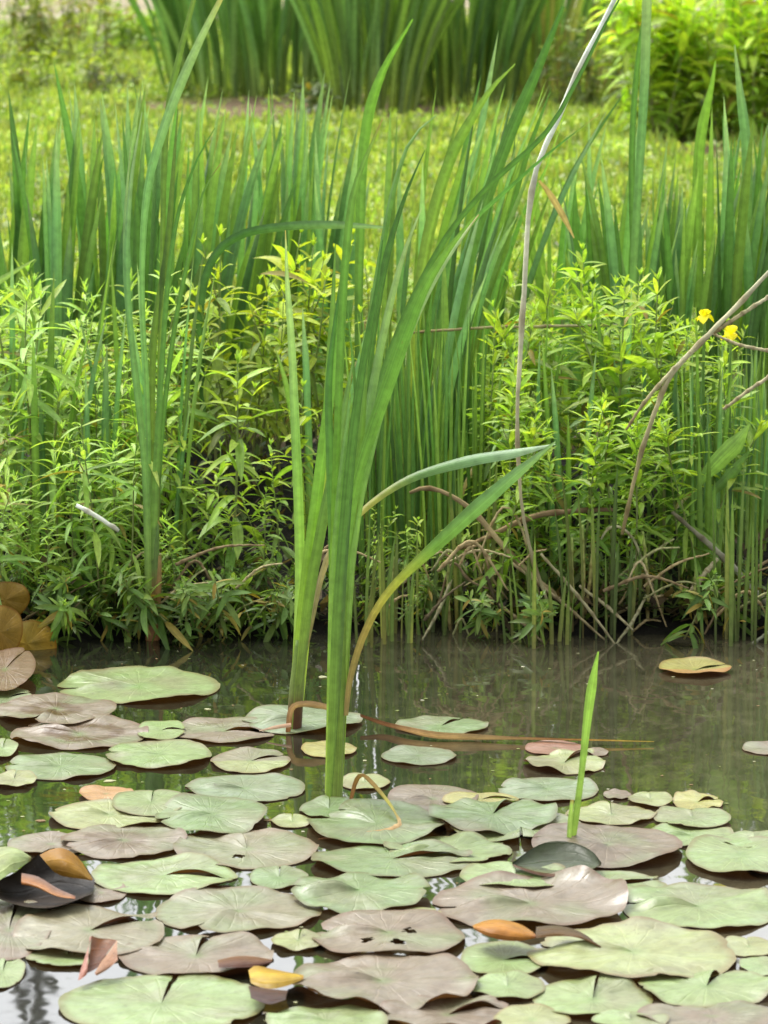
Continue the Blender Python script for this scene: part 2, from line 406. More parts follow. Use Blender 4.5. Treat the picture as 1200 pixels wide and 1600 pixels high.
def leafy(h, L, w, top, low, whorl=3, gap=.028, branch=0, bare=.15, lean=.06, stemc=((.22, .20, .08), (.20, .30, .07)), up=(.25, .95), dead=.03, rad=.0036):
    """-> (stem, foliage) buffers for one upright plant standing at the origin"""
    st, fo = MB(), MB()
    a = random.random() * 6.28; ln = Vector((math.cos(a), math.sin(a), 0)) * lean * h * random.uniform(.3, 1.4)
    a2 = random.random() * 6.28; wv = Vector((math.cos(a2), math.sin(a2), 0)) * .02 * h
    axis = lambda t: Vector((0, 0, h * t)) + ln * t * t + wv * math.sin(t * 5)
    tube(st, [axis(i / 6) for i in range(7)], [rad, rad * .85, rad * .35], [(0, stemc[0]), (1, stemc[1])], 12, 5)
    def run(ax, h0, t0, sc):
        n = max(3, int(h0 * (1 - t0) / gap)); ph = random.random() * 6
        for k in range(n):
            t = t0 + (1 - t0) * (k + random.uniform(-.3, .3)) / n
            if t > 1: t = 1
            z = t ** 1.0; ph += 1.1 + random.uniform(-.3, .3)
            size = sc * (.62 + .5 * math.sin(math.pi * min(1, .2 + .72 * z))) * random.uniform(.55, 1.35)
            if t > .93: size *= .7
            el = up[0] + (up[1] - up[0]) * z ** 2 + random.uniform(-.28, .28)
            if random.random() < .06: continue
            for q in range(whorl):
                if random.random() < .1: continue
                aa = ph + q * 6.283 / whorl + random.uniform(-.3, .3); e = el + random.uniform(-.45, .4)
                d = Vector((math.cos(aa) * math.cos(e), math.sin(aa) * math.cos(e), math.sin(e)))
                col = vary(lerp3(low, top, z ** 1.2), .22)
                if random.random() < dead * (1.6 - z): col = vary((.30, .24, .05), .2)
                lance(fo, ax(t), d, L * size, w * size, col, random.uniform(.15, .8) * (1.15 - .6 * z), tipc=vary(col, .08))
        t = 1.0
        for q in range(5):                                   # the growing tip
            aa = q * 1.257 + ph; e = random.uniform(.9, 1.35)
            d = Vector((math.cos(aa) * math.cos(e), math.sin(aa) * math.cos(e), math.sin(e)))
            lance(fo, ax(t), d, L * sc * random.uniform(.18, .42), w * sc * .42, vary((top[0]*.9, top[1]*.95, top[2]), .2), .15)
    run(axis, h, bare, 1.0)
    for b in range(branch):
        t0 = random.uniform(.35, .75); o = axis(t0); aa = random.random() * 6.28; bl = h * (1 - t0) * random.uniform(.6, .95)
        dr = Vector((math.cos(aa) * .45, math.sin(aa) * .45, 1)).normalized() * bl
        bx = lambda t, o=o, dr=dr: o + dr * t + Vector((0, 0, .08 * bl)) * t * t
        tube(st, [bx(0), bx(.5), bx(1)], [rad*.6, rad*.5, rad*.25], [(0, stemc[0]), (1, stemc[1])], 8, 4)
        run(bx, bl, .15, .8)
    return st, fo

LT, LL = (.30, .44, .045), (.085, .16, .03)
def variants(n, **kw):
    out = []
    for i in range(n):
        k = dict(kw); hh = kw['h'] * random.uniform(.88, 1.1); k['h'] = hh
        st, fo = leafy(**k); out.append((st.mesh('stem', M_STALK), fo.mesh('foliage', M_LEAF), hh))
    return out
def plant_from(var, loc, yaw, sc, name, label, cat, group, tilt=(0, 0)):
    r = empty(name, loc, label, cat, group); r.rotation_euler = (tilt[0], tilt[1], yaw); r.scale = (sc, sc, sc)
    for nm, me in (('stem', var[0]), ('foliage', var[1])):
        o = bpy.data.objects.new(nm, me); COL.objects.link(o); o.parent = r
    return r
def thicket(spots, var, label, group, name='leafy_plant', cat='plant', hsc=(.85, 1.1)):
    """spots: (px of the stem at its depth, Y, top py)"""
    for (px, Y, top) in spots:
        b = P(px, 500, Y); z = height(b.x, Y); tz = P(px, top, Y).z
        v = random.choice(var)
        plant_from(v, (b.x, Y, z - .01), random.random() * 6.28, max(.25, (tz - z) / v[2]), name, label, cat, group,
                   (random.gauss(0, .10), random.gauss(0, .10)))

# left thicket: willowy, drooping mid green leaves
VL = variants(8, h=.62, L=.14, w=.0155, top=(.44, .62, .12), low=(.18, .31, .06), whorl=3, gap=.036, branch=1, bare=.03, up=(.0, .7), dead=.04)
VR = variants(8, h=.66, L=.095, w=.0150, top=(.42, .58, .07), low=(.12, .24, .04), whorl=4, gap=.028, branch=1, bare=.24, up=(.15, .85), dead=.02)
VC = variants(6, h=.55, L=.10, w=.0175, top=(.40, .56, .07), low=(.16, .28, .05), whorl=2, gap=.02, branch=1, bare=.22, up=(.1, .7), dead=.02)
VY = variants(6, h=.55, L=.10, w=.0175, top=(.52, .64, .06), low=(.12, .20, .03), whorl=3, gap=.036, branch=1, bare=.32, up=(.1, .8), dead=.04)  # low leaf colour darkened to paint the shaded hollow under these plants
def spots(n, x0, x1, y0, y1, top, jit, seed):
    r = random.Random(seed); out = []
    for i in range(n):
        px = x0 + (x1 - x0) * ((i * .618034 + r.random() * .15) % 1); f = (i + r.random()) / n
        Y = y0 + (y1 - y0) * f
        tp = top(px, f) + r.gauss(0, jit); out.append((px, Y, tp))
    return out
gL = 'leafy plants of the left thicket'
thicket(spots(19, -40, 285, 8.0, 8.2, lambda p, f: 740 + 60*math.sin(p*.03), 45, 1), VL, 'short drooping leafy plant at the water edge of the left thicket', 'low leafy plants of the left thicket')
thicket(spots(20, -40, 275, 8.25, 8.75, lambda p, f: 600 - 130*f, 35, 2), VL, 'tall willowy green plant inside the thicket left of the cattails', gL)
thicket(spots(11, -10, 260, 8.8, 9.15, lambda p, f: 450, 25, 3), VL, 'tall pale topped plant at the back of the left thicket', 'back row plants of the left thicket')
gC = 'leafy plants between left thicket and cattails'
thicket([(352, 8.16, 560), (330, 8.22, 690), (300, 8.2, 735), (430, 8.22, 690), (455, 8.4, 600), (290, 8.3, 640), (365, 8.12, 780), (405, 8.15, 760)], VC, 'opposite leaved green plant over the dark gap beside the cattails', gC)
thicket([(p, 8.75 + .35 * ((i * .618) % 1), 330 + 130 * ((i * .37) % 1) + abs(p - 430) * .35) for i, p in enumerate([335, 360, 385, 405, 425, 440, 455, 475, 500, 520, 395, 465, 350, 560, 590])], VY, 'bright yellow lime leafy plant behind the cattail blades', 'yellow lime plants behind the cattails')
gR = 'leafy plants of the right thicket'
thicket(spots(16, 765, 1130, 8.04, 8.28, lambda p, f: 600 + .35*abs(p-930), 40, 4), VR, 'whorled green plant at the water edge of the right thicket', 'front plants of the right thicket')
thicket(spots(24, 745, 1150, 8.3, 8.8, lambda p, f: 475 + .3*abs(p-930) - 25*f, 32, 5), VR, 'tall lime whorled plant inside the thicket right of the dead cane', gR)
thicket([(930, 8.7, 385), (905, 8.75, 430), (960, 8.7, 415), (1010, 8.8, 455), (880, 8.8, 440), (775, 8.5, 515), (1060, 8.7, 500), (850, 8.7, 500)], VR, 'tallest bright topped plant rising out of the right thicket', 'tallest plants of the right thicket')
thicket([(600, 8.12, 830), (630, 8.15, 800), (655, 8.1, 870), (700, 8.16, 830), (580, 8.2, 780), (725, 8.2, 800)], VC, 'small low leafy plant on the bank under the bent leaf', 'small plants under the bent leaf')
VB = variants(5, h=.35, L=.055, w=.016, top=(.18, .28, .06), low=(.09, .15, .03), whorl=3, gap=.02, branch=2, bare=.02, up=(-.1, .6), dead=.12)
thicket(spots(16, 0, 480, 8.07, 8.2, lambda p, f: 880, 30, 7) + spots(14, 560, 1190, 8.07, 8.25, lambda p, f: 900, 25, 8), VB, 'small dull green weed low on the dark bank', 'small weeds low on the bank', 'weed', 'weed')

def overhang(n, x0, x1, seed, label, group, var, top0, top1):
    r = random.Random(seed)
    for i in range(n):
        px = x0 + (x1 - x0) * (i + r.random()) / n; Y = r.uniform(7.9, 8.12); b = P(px, 900, Y); z = max(.0, height(b.x, Y)) + r.uniform(-.01, .05); v = random.choice(var)
        tz = P(px, r.uniform(top0, top1), Y).z
        plant_from(v, (b.x, Y, z), r.random() * 6.28, max(.22, (tz - z) / v[2]), 'hanging_plant', label, 'plant', group, (r.uniform(.25, 1.0), r.gauss(0, .45)))
VO = variants(6, h=.26, L=.075, w=.016, top=(.22, .34, .07), low=(.09, .16, .03), whorl=3, gap=.024, branch=2, bare=.05, up=(-.3, .5), dead=.10)
overhang(34, -30, 270, 41, 'sprawling green sprig hanging over the water under the left thicket', 'sprigs hanging under the left thicket', VO, 840, 925)
overhang(20, 280, 480, 42, 'sparse sprig leaning out of the dark gap left of the cattails', 'sprigs in the dark gap', VO, 850, 930)
overhang(24, 560, 1190, 43, 'small sprig leaning over the waterline below the right thicket', 'sprigs below the right thicket', VO, 860, 930)

# ------------------------------------------------------------------ sword leaved clumps
GR = [(0, (0.304, 0.381, 0.07)), (0.25, (0.207, 0.314, 0.055)), (0.7, (0.152, 0.28, 0.05)), (1, (0.207, 0.336, 0.07))]
GB = [(0, (.25, .33, .08)), (.3, (.15, .29, .08)), (.75, (.135, .29, .11)), (1, (.27, .39, .17))]
FC = [(0, (.20, .27, .07)), (.3, (.14, .25, .065)), (1, (.13, .27, .08))]
DK = [(0, (0.078, 0.115, 0.025)), (0.3, (0.085, 0.184, 0.04)), (1, (0.104, 0.241, 0.05))]
def tone(st, k): return [(p, (c[0]*k, c[1]*k, c[2]*k)) for p, c in st]
def clump(name, label, cat, group, px, Y, n, top, spread=.18, w=.018, base_r=.05, stops=GR, lean=0.0, droop=.06, seed=0, zbase=None, bright=1.0):
    r = random.Random(seed * 77 + int(px)); st = random.getstate(); random.seed(seed * 31 + int(px))
    b = P(px, 500, Y); z = height(b.x, Y) if zbase is None else zbase; H = P(px, top, Y).z - z
    root = empty(name, (b.x, Y, z), label, cat, group)
    for i in range(n):
        a = r.random() * 6.28; ro = base_r * r.random() ** .5; o = Vector((math.cos(a) * ro, math.sin(a) * ro, -.02))
        h = H * (1.12 - .55 * r.random() ** 1.4) * (1 if i else 1.0); sp = spread * h * r.uniform(.2, 1.1)
        dx = Vector((math.cos(a) * sp + lean * h * r.uniform(.6, 1.3), math.sin(a) * sp * .6, 0))
        dr = droop * h * r.random() ** 2 * 2.5
        pts = [o + Vector((0, 0, h * t)) + dx * (t ** 1.8) - Vector((0, 0, dr)) * t ** 4 for t in (0, .25, .5, .75, 1)]
        s0 = tone(r.choice(stops if isinstance(stops[0], list) else [stops]), bright * r.uniform(.75, 1.6))
        m = MB(); tw = r.uniform(-.9, .9); ribbon(m, pts, w * r.uniform(.7, 1.25), s0, 12, prof=lambda t: (.7 + .3 * sm(0, .4, t)) * (1 - max(0, (t - .62) / .38) ** 2.2), twist=(tw, tw + r.uniform(-.7, .7)), cross=2)
        m.obj('blade', M_BLADE, root)
    random.setstate(st); return root
gi = 'sword leaved iris clumps on the left bank'
for i, (px, Y, n, top, ln) in enumerate([(8, 9.5, 8, 225, .02), (50, 9.6, 9, 205, -.03), (92, 9.3, 9, 240, .02), (140, 9.6, 9, 200, .03), (165, 9.4, 8, 160, .0), (205, 9.5, 10, 165, .04), (235, 9.2, 8, 220, .05), (268, 9.6, 9, 185, .02), (300, 9.3, 8, 200, .06), (335, 9.5, 7, 205, .04), (372, 9.6, 7, 195, .05)]):
    clump('iris_clump', 'upright green iris clump rising behind the left thicket', 'iris', gi, px, Y, int(n * 1.65), top - 28, .14, .0225, .045, [GR, GB, DK, GB], ln, .03, i + 1)
for i, (px, Y, n, top, ln) in enumerate([(438, 9.7, 8, 195, .03), (462, 9.9, 9, 150, .03), (492, 9.8, 8, 140, .08), (520, 9.6, 6, 260, .05)]):
    clump('iris_clump', 'blue green iris clump behind the yellow lime plants', 'iris', 'iris clumps behind the yellow lime plants', px, Y, int(n * 1.6), top - 22, .11, .022, .04, [GB, GB, GR], ln, .02, i + 20)
for i, (px, Y, n, top, ln) in enumerate([(622, 9.0, 9, 190, .1), (650, 9.3, 9, 120, .12), (690, 9.0, 10, 160, .16), (722, 9.4, 10, 90, .14), (752, 9.1, 10, 130, .2), (780, 9.5, 9, 170, .12), (660, 8.6, 8, 330, .12), (710, 8.7, 8, 360, .1)]):
    clump('cattail_clump', 'leaning green cattail clump behind the two standing cattails', 'cattail', 'cattail clumps behind the standing cattails', px, Y, n, top, .12, .017, .05, [GR, GB, DK], ln, .06, i + 40)
for i, (px, Y, n, top, ln) in enumerate([(868, 9.7, 5, 225, .03), (885, 9.4, 5, 330, -.05), (945, 9.6, 6, 190, .02), (930, 9.3, 5, 300, -.06), (985, 9.2, 9, 270, .0), (1010, 9.4, 9, 250, .04), (1040, 9.3, 10, 290, .02), (1075, 9.2, 9, 300, .04), (1110, 9.5, 9, 220, .06), (1140, 9.2, 9, 240, .05), (1172, 9.4, 9, 190, .05), (1200, 9.2, 8, 270, .02), (1225, 9.5, 8, 240, -.04)]):
    clump('iris_clump', 'green iris clump standing behind the right thicket', 'iris', 'iris clumps behind the right thicket', px, Y, int(n * 1.4), top - 22, .15, .020, .04, [GR, GB, DK], ln, .03, i + 60)
for i, (px, Y, top) in enumerate([(20, 8.5, 400), (70, 8.3, 430), (110, 8.6, 380), (160, 8.3, 440), (200, 8.5, 360), (265, 8.25, 420), (495, 8.5, 430)]):
    clump('reed_clump', 'loose reed clump threading up through the left thicket', 'reeds', 'reed clumps threading through the left thicket', px, Y, 6, top, .14, .013, .05, [GR, GB], .03, .08, i + 200)
for i, (px, Y, top) in enumerate([(840, 8.5, 470), (900, 8.3, 520), (985, 8.5, 440), (1045, 8.4, 470), (1120, 8.3, 430)]):
    clump('reed_clump', 'loose reed clump threading up through the right thicket', 'reeds', 'reed clumps threading through the right thicket', px, Y, 5, top, .14, .012, .05, [GR, GB], .03, .08, i + 220)
# dense thin rushes in the shade between the thickets
for i, px in enumerate([575, 600, 625, 648, 672, 695, 718, 742, 765, 590, 640, 700, 1085, 1115, 1140, 1165, 1190, 1215, 1100, 1150, 1180]):
    left = px < 900
    clump('rush_clump', 'thin dark rush clump between the cattails and dead cane' if left else 'thin green rush clump at the right edge of the bank', 'rush',
          'dark rushes between the thickets' if left else 'rushes at the right edge', px, 8.2 + .5 * ((i * .618) % 1), 13, (470 if left else 520) + 60 * ((i * .37) % 1), .07, .007, .04, [DK, GR] if left else [GR, GB], .0, .02, i + 90, bright=.85)
for i, px in enumerate([560, 610, 655, 700, 742, 790, 835, 880, 925, 968, 1010, 1055, 1150, 1185]):
    clump('bare_stem_clump', 'sparse upright olive stems at the foot of the bank', 'stems', 'bare stems along the waterline', px, 7.93 + .035 * ((i * 7) % 6), 7, 720 + 55 * (i % 4), .10, .0075, .06, [[(0, (.30, .24, .09)), (.5, (.26, .30, .08)), (1, (.18, .28, .06))], [(0, (.18, .22, .07)), (1, (.16, .28, .06))]], .0, .03, i + 150, bright=.68)
# flat green stalks in the water at the right
clump('reed_shoot', 'bright green flat reed shoot rooted under the right thicket', 'reed', None, 1110, 8.12, 7, 700, .05, .012, .03, [[(0, (.20, .32, .05)), (1, (.16, .30, .05))]], .0, .02, 130, 0)

# ------------------------------------------------------------------ big clumps on the lawn, far side
def bigclump(label, px, py, n, h, spread, w, br, lean, seed, stops, nm='daylily_clump', ext=(.3, .12)):
    g = G(px, py, .29); z = height(g.x, g.y); r = random.Random(seed)
    root = empty(nm, (g.x, g.y, z), label, 'plant clump')
    for i in range(n):
        u = r.uniform(-1, 1); v = r.uniform(-1, 1); o = Vector((u * ext[0], v * ext[1], -.02))
        hh = h * r.uniform(.7, 1.05); dx = Vector(((u * spread + r.gauss(0, .12) + lean) * hh, r.uniform(-.3, .2) * hh, 0))
        pts = [o + Vector((0, 0, hh * t)) + dx * t ** 1.5 for t in (0, .3, .6, .85, 1)]
        m = MB(); tw = r.uniform(-.8, .8); ribbon(m, pts, w * r.uniform(.75, 1.2), tone(r.choice(stops), r.uniform(.7, 1.5)), 9, twist=(tw, tw + .4), cross=2)
        m.obj('blade', M_BLADE, root)
    return root
bigclump('largest dark green strap leaved clump on mulch at the back of the lawn', 400, 155, 98, 1.05, .36, .029, 0, -.02, 1, [FC, GB, DK], ext=(.42, .16))
bigclump('dark strap leaved clump filling the gap behind the two front ones', 495, 140, 60, 1.0, .2, .032, 0, .0, 11, [DK, FC], ext=(.42, .10))
bigclump('dark upright clump between the brighter one and the pale cane', 790, 142, 60, 1.0, .25, .030, 0, .05, 12, [DK, FC], ext=(.32, .10))
bigclump('medium green fanned strap leaved clump beside the largest one', 580, 178, 85, 1.0, .30, .025, 0, .05, 2, [FC, FC, GR], ext=(.20, .12))
bigclump('brighter strap leaved clump behind the leaning cattail blades', 715, 168, 90, 1.0, .28, .024, 0, .03, 3, [FC, GR, DK], ext=(.26, .12))
bigclump('thin leaved clump behind the pale dead cane', 870, 160, 60, .9, .5, .026, 0, .12, 4, [GR, [(0, (.25, .20, .08)), (1, (.22, .30, .07))]], ext=(.26, .12))

def shrub(label, px, py, wid, h, n, top, low, seed, L=.10, w=.022, name='shrub'):
    st0 = random.getstate(); random.seed(seed)
    g = G(px, py, .29); z = height(g.x, g.y); root = empty(name, (g.x, g.y, z), label, 'shrub')
    stems_, F_ = [], MB()
    for i in range(n):
        hh = h * random.uniform(.6, 1.05); s, f = leafy(hh, L, w, top, low, 3, .045, 1, .12, .15, rad=.004)
        M = Matrix.Translation(Vector((random.uniform(-1, 1) * wid, random.uniform(-1, 1) * .25, 0))) @ Matrix.Rotation(random.gauss(0, .18), 4, 'Y') @ Matrix.Rotation(random.gauss(0, .15), 4, 'X') @ Matrix.Rotation(random.random()*6.28, 4, 'Z')
        q_ = MB(); q_.merge(s, M); stems_.append(q_); F_.merge(f, M, random.uniform(.8, 1.2))
    [q.obj('stem', M_STALK, root) for q in stems_]; F_.obj('foliage', M_LEAF, root); random.setstate(st0)
shrub('bright lime leafy shrub on the lawn at the upper right', 1135, 222, .34, .78, 46, (.62, .78, .07), (.26, .40, .05), 31, .13, .03)
shrub('low green shrub behind the tall bare blade at upper right', 1050, 195, .22, .5, 14, (.26, .36, .05), (.10, .17, .03), 32, .07, .02)
shrub('yellow green shrub at the far upper left of the lawn', 35, 108, .42, .6, 22, (.38, .42, .05), (.13, .18, .03), 33, .08, .022)
shrub('small lime leafy plant beside the largest clump', 205, 88, .10, .3, 9, (.34, .48, .06), (.16, .26, .05), 34, .10, .03)
shrub('ragged yellow brown shrub in front of the stones', 140, 75, .26, .36, 14, (.34, .33, .08), (.17, .13, .06), 35, .06, .016)
shrub('yellow green leafy plant standing in the lawn at left', 95, 150, .22, .22, 16, (.36, .44, .05), (.20, .28, .04), 38, .07, .02)
shrub('low grey green weed beside the mulch bed', 175, 160, .12, .18, 8, (.18, .20, .08), (.10, .10, .05), 39, .04, .014)
shrub('green leafy shrub tangled behind the pale cane', 935, 175, .22, .45, 14, (.26, .34, .06), (.10, .14, .03), 36, .07, .018)
shrub('small broad leaved plant at the foot of the middle clump', 495, 180, .10, .16, 7, (.16, .22, .08), (.08, .12, .04), 37, .06, .026)

def stone(label, px, py, w, h, seed):
    g = G(px, py, .29); z = height(g.x, g.y); s = g.y / F; r = random.Random(seed); m = MB(); V = []; Fc = []; nu, nv = 14, 8
    for j in range(nv + 1):
        for i in range(nu):
            a = 6.283 * i / nu; b = math.pi * j / nv; d = Vector((math.cos(a) * math.sin(b), math.sin(a) * math.sin(b), math.cos(b)))
            k = 1 + .35 * noise.noise(d * 1.6 + Vector((seed, 0, 0)))
            V.append((d.x * k * w * s * .5, d.y * k * w * s * .4, d.z * k * h * s * .6 + h * s * .3))
    for j in range(nv):
        for i in range(nu): Fc.append((j*nu+i, (j+1)*nu+i, (j+1)*nu+(i+1) % nu, j*nu+(i+1) % nu))
    m.add(V, Fc, [(.4, .35, .3)] * len(V), [(0, 0, 0)] * len(V)); o = m.obj('stone', M_STONE); o.location = (g.x, g.y, z - .01)
    tag(o, label, 'stone')
stone('pale pinkish stone beside the small lime plant', 168, 54, 34, 16, 1)
stone('flat grey stone left of the pinkish stone', 112, 34, 46, 22, 2)
stone('small white stone behind the grey one', 145, 50, 22, 12, 3)
stone('light stone behind the green shrub and cane', 1022, 90, 60, 60, 4)
stone('pink stone at the back behind the lime shrub', 1165, 14, 50, 22, 5)
stone('grey pink stone behind the tall blade', 1095, 30, 60, 26, 6)
stone('broad tan stone behind the low shrub', 1045, 45, 50, 24, 7)

# ------------------------------------------------------------------ the cattails in front
def px_w(w, Y): return w * Y / F
def named_blade(root, pts, w, stops, Y, n=26, twist=(0, 0), mat=None, prof=blade_prof, cross=4, crease=.2, name='blade', dy=None):
    """pts in photograph pixels with a depth each: (px, py[, Y offset])"""
    W = [P(p[0], p[1], Y + (p[2] if len(p) > 2 else 0)) - root.location for p in pts]
    ws = [px_w(q, Y) for q in w] if isinstance(w, (list, tuple)) else px_w(w, Y)
    if name == 'blade' and len(root.children) % 3 == 1: stops = [(p * .96, c) for p, c in stops] + [(1.0, (.34, .26, .09))]
    m = MB(); ribbon(m, W, ws, tone(stops, (1.1, 1.35, .85, 1.2, 1.0, .75)[len(root.children) % 6]) if name == 'blade' else stops, n, prof, twist, crease, cross); return m.obj(name, mat or M_BLADE, root)
CT = [(0, (0.426, 0.52, 0.12)), (0.2, (0.302, 0.45, 0.08)), (0.45, (0.179, 0.36, 0.06)), (0.8, (0.112, 0.26, 0.05)), (1, (0.157, 0.3, 0.06))]
CB = [(0, (0.381, 0.48, 0.11)), (0.3, (0.246, 0.4, 0.08)), (0.6, (0.168, 0.32, 0.08)), (1, (0.314, 0.44, 0.2))]
CL = [(0, (.40, .52, .11)), (.35, (.30, .50, .08)), (.7, (.20, .38, .07)), (1, (.18, .34, .10))]
g1 = G(522, 1245); YA = g1.y
A = empty('cattail', g1, 'tall main cattail with broad fanned blades standing in front among the pads', 'cattail')
DB = [(0, (.26, .40, .08)), (.45, (.12, .26, .06)), (1, (.07, .19, .045))]
named_blade(A, [(520, 1252), (528, 1050), (538, 880), (556, 760), (580, 680), (608, 600), (636, 520), (664, 450), (700, 392), (742, 338)], [20, 21, 20, 18, 17, 19, 23, 23, 17, 3], CT, YA, 34, (.2, .5))
named_blade(A, [(524, 1250, .01), (538, 1000, .01), (556, 820, .02), (575, 720, .03), (600, 620, .04), (628, 545, .05), (655, 480, .06), (690, 415, .07), (748, 335, .08)], [16, 17, 16, 14, 14, 16, 17, 14, 2], CB, YA, 32, (-.3, -.7))
named_blade(A, [(518, 1250, -.01), (528, 1000, -.01), (540, 820, -.01), (553, 680, -.02), (570, 560, -.02), (588, 460, -.02), (598, 375, -.02)], [18, 22, 24, 22, 20, 15, 2], DB, YA, 28, (.5, .8))
named_blade(A, [(526, 1240, .02), (543, 900, .03), (562, 740, .05), (580, 620, .08), (604, 500, .1), (630, 400, .11), (659, 325, .12)], [16, 18, 16, 15, 14, 12, 2], CB, YA, 28, (-.6, .3))
named_blade(A, [(516, 1245, .02), (520, 1000, .02), (524, 800, .03), (530, 620, .04), (536, 480, .05), (543, 380, .05), (556, 290, .06), (598, 185, .08)], [18, 20, 17, 15, 15, 15, 14, 2], CT, YA, 32, (.9, .4))
named_blade(A, [(524, 1240, .03), (546, 850, .05), (564, 660, .08), (586, 500, .1), (608, 390, .12), (636, 300, .14), (664, 235, .16)], [14, 15, 14, 15, 19, 16, 2], DB, YA, 30, (.0, .9))
named_blade(A, [(522, 1240, .03), (536, 850, .06), (556, 640, .1), (582, 480, .14), (600, 370, .15), (616, 290, .16), (642, 218, .18), (682, 180, .2)], [12, 12, 11, 11, 11, 11, 10, 2], CT, YA, 30, (.3, -.5))
named_blade(A, [(530, 1240, .04), (556, 820, .08), (600, 620, .12), (660, 455, .16), (735, 352, .18), (790, 300, .2), (860, 238, .22), (937, 178, .24)], [11, 11, 12, 13, 13, 13, 11, 2], DB, YA, 34, (.2, 1.0))
named_blade(A, [(528, 1240, .05), (552, 800, .1), (600, 580, .18), (680, 400, .22), (760, 295, .24), (850, 212, .26), (900, 130, .28), (945, 40, .3), (985, -30, .3)], [11, 11, 11, 12, 12, 12, 12, 10, 3], DB, YA, 36, (.1, .8))
named_blade(A, [(514, 1240, .0), (519, 1080, .0), (523, 900, .01), (534, 740, .02), (548, 620, .03)], [14, 18, 18, 13, 2], CL, YA, 20, (-.2, -.2))
named_blade(A, [(518, 1240, .03), (521, 900, .04), (516, 720, .05), (514, 600, .06), (524, 500, .07), (534, 430, .08)], [12, 15, 15, 14, 11, 2], DB, YA, 24, (.4, .1))
named_blade(A, [(530, 1238, .02), (548, 860, .02), (563, 700, .02), (572, 560, .03), (581, 450, .04)], [10, 12, 13, 11, 2], CL, YA, 24, (-.5, .2))
st_ = MB(); tube(st_, [P(521, 1262, YA) - g1, P(527, 1080, YA + .01) - g1, P(535, 900, YA + .02) - g1], [px_w(13, YA), px_w(14, YA), px_w(9, YA)], [(0, (.34, .46, .09)), (.3, (.28, .42, .06)), (1, (.16, .32, .05))], 16, 12); st_.obj('stem', M_BLADE, A)
named_blade(A, [(541, 1118), (548, 1060), (572, 985), (612, 920), (690, 845), (775, 768), (838, 715), (868, 690)], [8, 12, 13, 15, 22, 26, 18, 2],
            [(0, (.42, .30, .12)), (.25, (.46, .34, .10)), (.42, (.36, .40, .07)), (.55, (.14, .28, .06)), (.8, (.16, .32, .12)), (1, (.26, .42, .20))], YA, 36, (.5, .1), name='bent_blade')
named_blade(A, [(548, 1252), (556, 1222), (566, 1212, -.02), (585, 1228, -.05), (612, 1262, -.12), (622, 1288, -.20), (600, 1300, -.23), (540, 1306, -.235), (495, 1312, -.245)], [6, 9, 10, 9, 10, 12, 14, 14, 4],
            [(0, (.40, .18, .07)), (.25, (.45, .30, .12)), (.4, (.55, .50, .14)), (.6, (.50, .36, .18)), (1, (.36, .17, .07))], YA - .04, 30, (.3, 1.1), mat=M_DRY, name='dead_blade')

g2 = G(462, 1140); YB = g2.y
B = empty('cattail', g2, 'slender cattail with a brown base standing just behind the main one', 'cattail')
named_blade(B, [(458, 1142), (470, 1000), (487, 850), (503, 720), (520, 590), (532, 470), (545, 345)], [17.2, 20.6, 22.4, 20.6, 18.9, 15.5, 1.7], CT, YB, 28, (.3, .7))
named_blade(B, [(456, 1142, .01), (466, 980, .01), (468, 850, .02), (462, 680, .02), (456, 540, .03), (449, 440, .03), (446, 360, .03)], [12.0, 15.5, 16.3, 15.5, 13.8, 11.2, 1.7], CB, YB, 26, (-.5, .5))
named_blade(B, [(462, 1142, -.01), (480, 960, -.01), (502, 830, -.01), (518, 750, .0), (535, 660, .02), (552, 560, .04)], [15.5, 17.2, 18.9, 17.2, 13.8, 1.7], CL, YB, 26, (.6, .2))
named_blade(B, [(464, 1140, .02), (486, 900, .03), (505, 740, .04), (514, 600, .05), (520, 480, .06), (524, 380, .06)], [12.0, 15.5, 17.2, 15.5, 12.0, 1.7], [(0, (.3, .42, .1)), (.4, (.34, .42, .07)), (.7, (.16, .3, .05)), (1, (.1, .2, .05))], YB, 26, (-.3, .3))
st_ = MB(); tube(st_, [P(459, 1150, YB) - g2, P(463, 1085, YB) - g2, P(470, 1000, YB) - g2], [px_w(12, YB), px_w(12, YB), px_w(9, YB)], [(0, (.13, .05, .03)), (.3, (.16, .07, .03)), (.45, (.26, .34, .08)), (1, (.24, .38, .06))], 16, 12); st_.obj('stem', M_BLADE, B)
named_blade(B, [(478, 1015, .0), (488, 965, .01), (502, 900, .02), (522, 852, .03), (570, 795, .06), (640, 748, .08), (730, 720, .1), (800, 708, .1), (868, 694, .1)], [6, 9, 11, 10, 12, 16, 22, 20, 2],
            [(0, (.26, .22, .10)), (.2, (.42, .34, .18)), (.3, (.40, .32, .12)), (.45, (.40, .40, .07)), (.6, (.13, .26, .06)), (.8, (.20, .36, .16)), (1, (.36, .50, .30))], YB, 36, (-.3, -.9), name='bent_blade')
named_blade(B, [(450, 1146), (453, 1118), (459, 1104), (478, 1100), (505, 1104), (540, 1112)], [7.7, 9.5, 10.3, 12.0, 10.3, 4.3], [(0, (.22, .09, .05)), (.4, (.52, .33, .18)), (1, (.50, .32, .18))], YB - .03, 20, (.2, .4), mat=M_DRY, name='dead_blade')
named_blade(B, [(455, 1132), (430, 1136), (405, 1142)], [8.6, 7.7, 1.7], [(0, (.45, .28, .18)), (1, (.5, .35, .25))], YB - .05, 8, (.9, .9), mat=M_DRY, name='dead_blade')

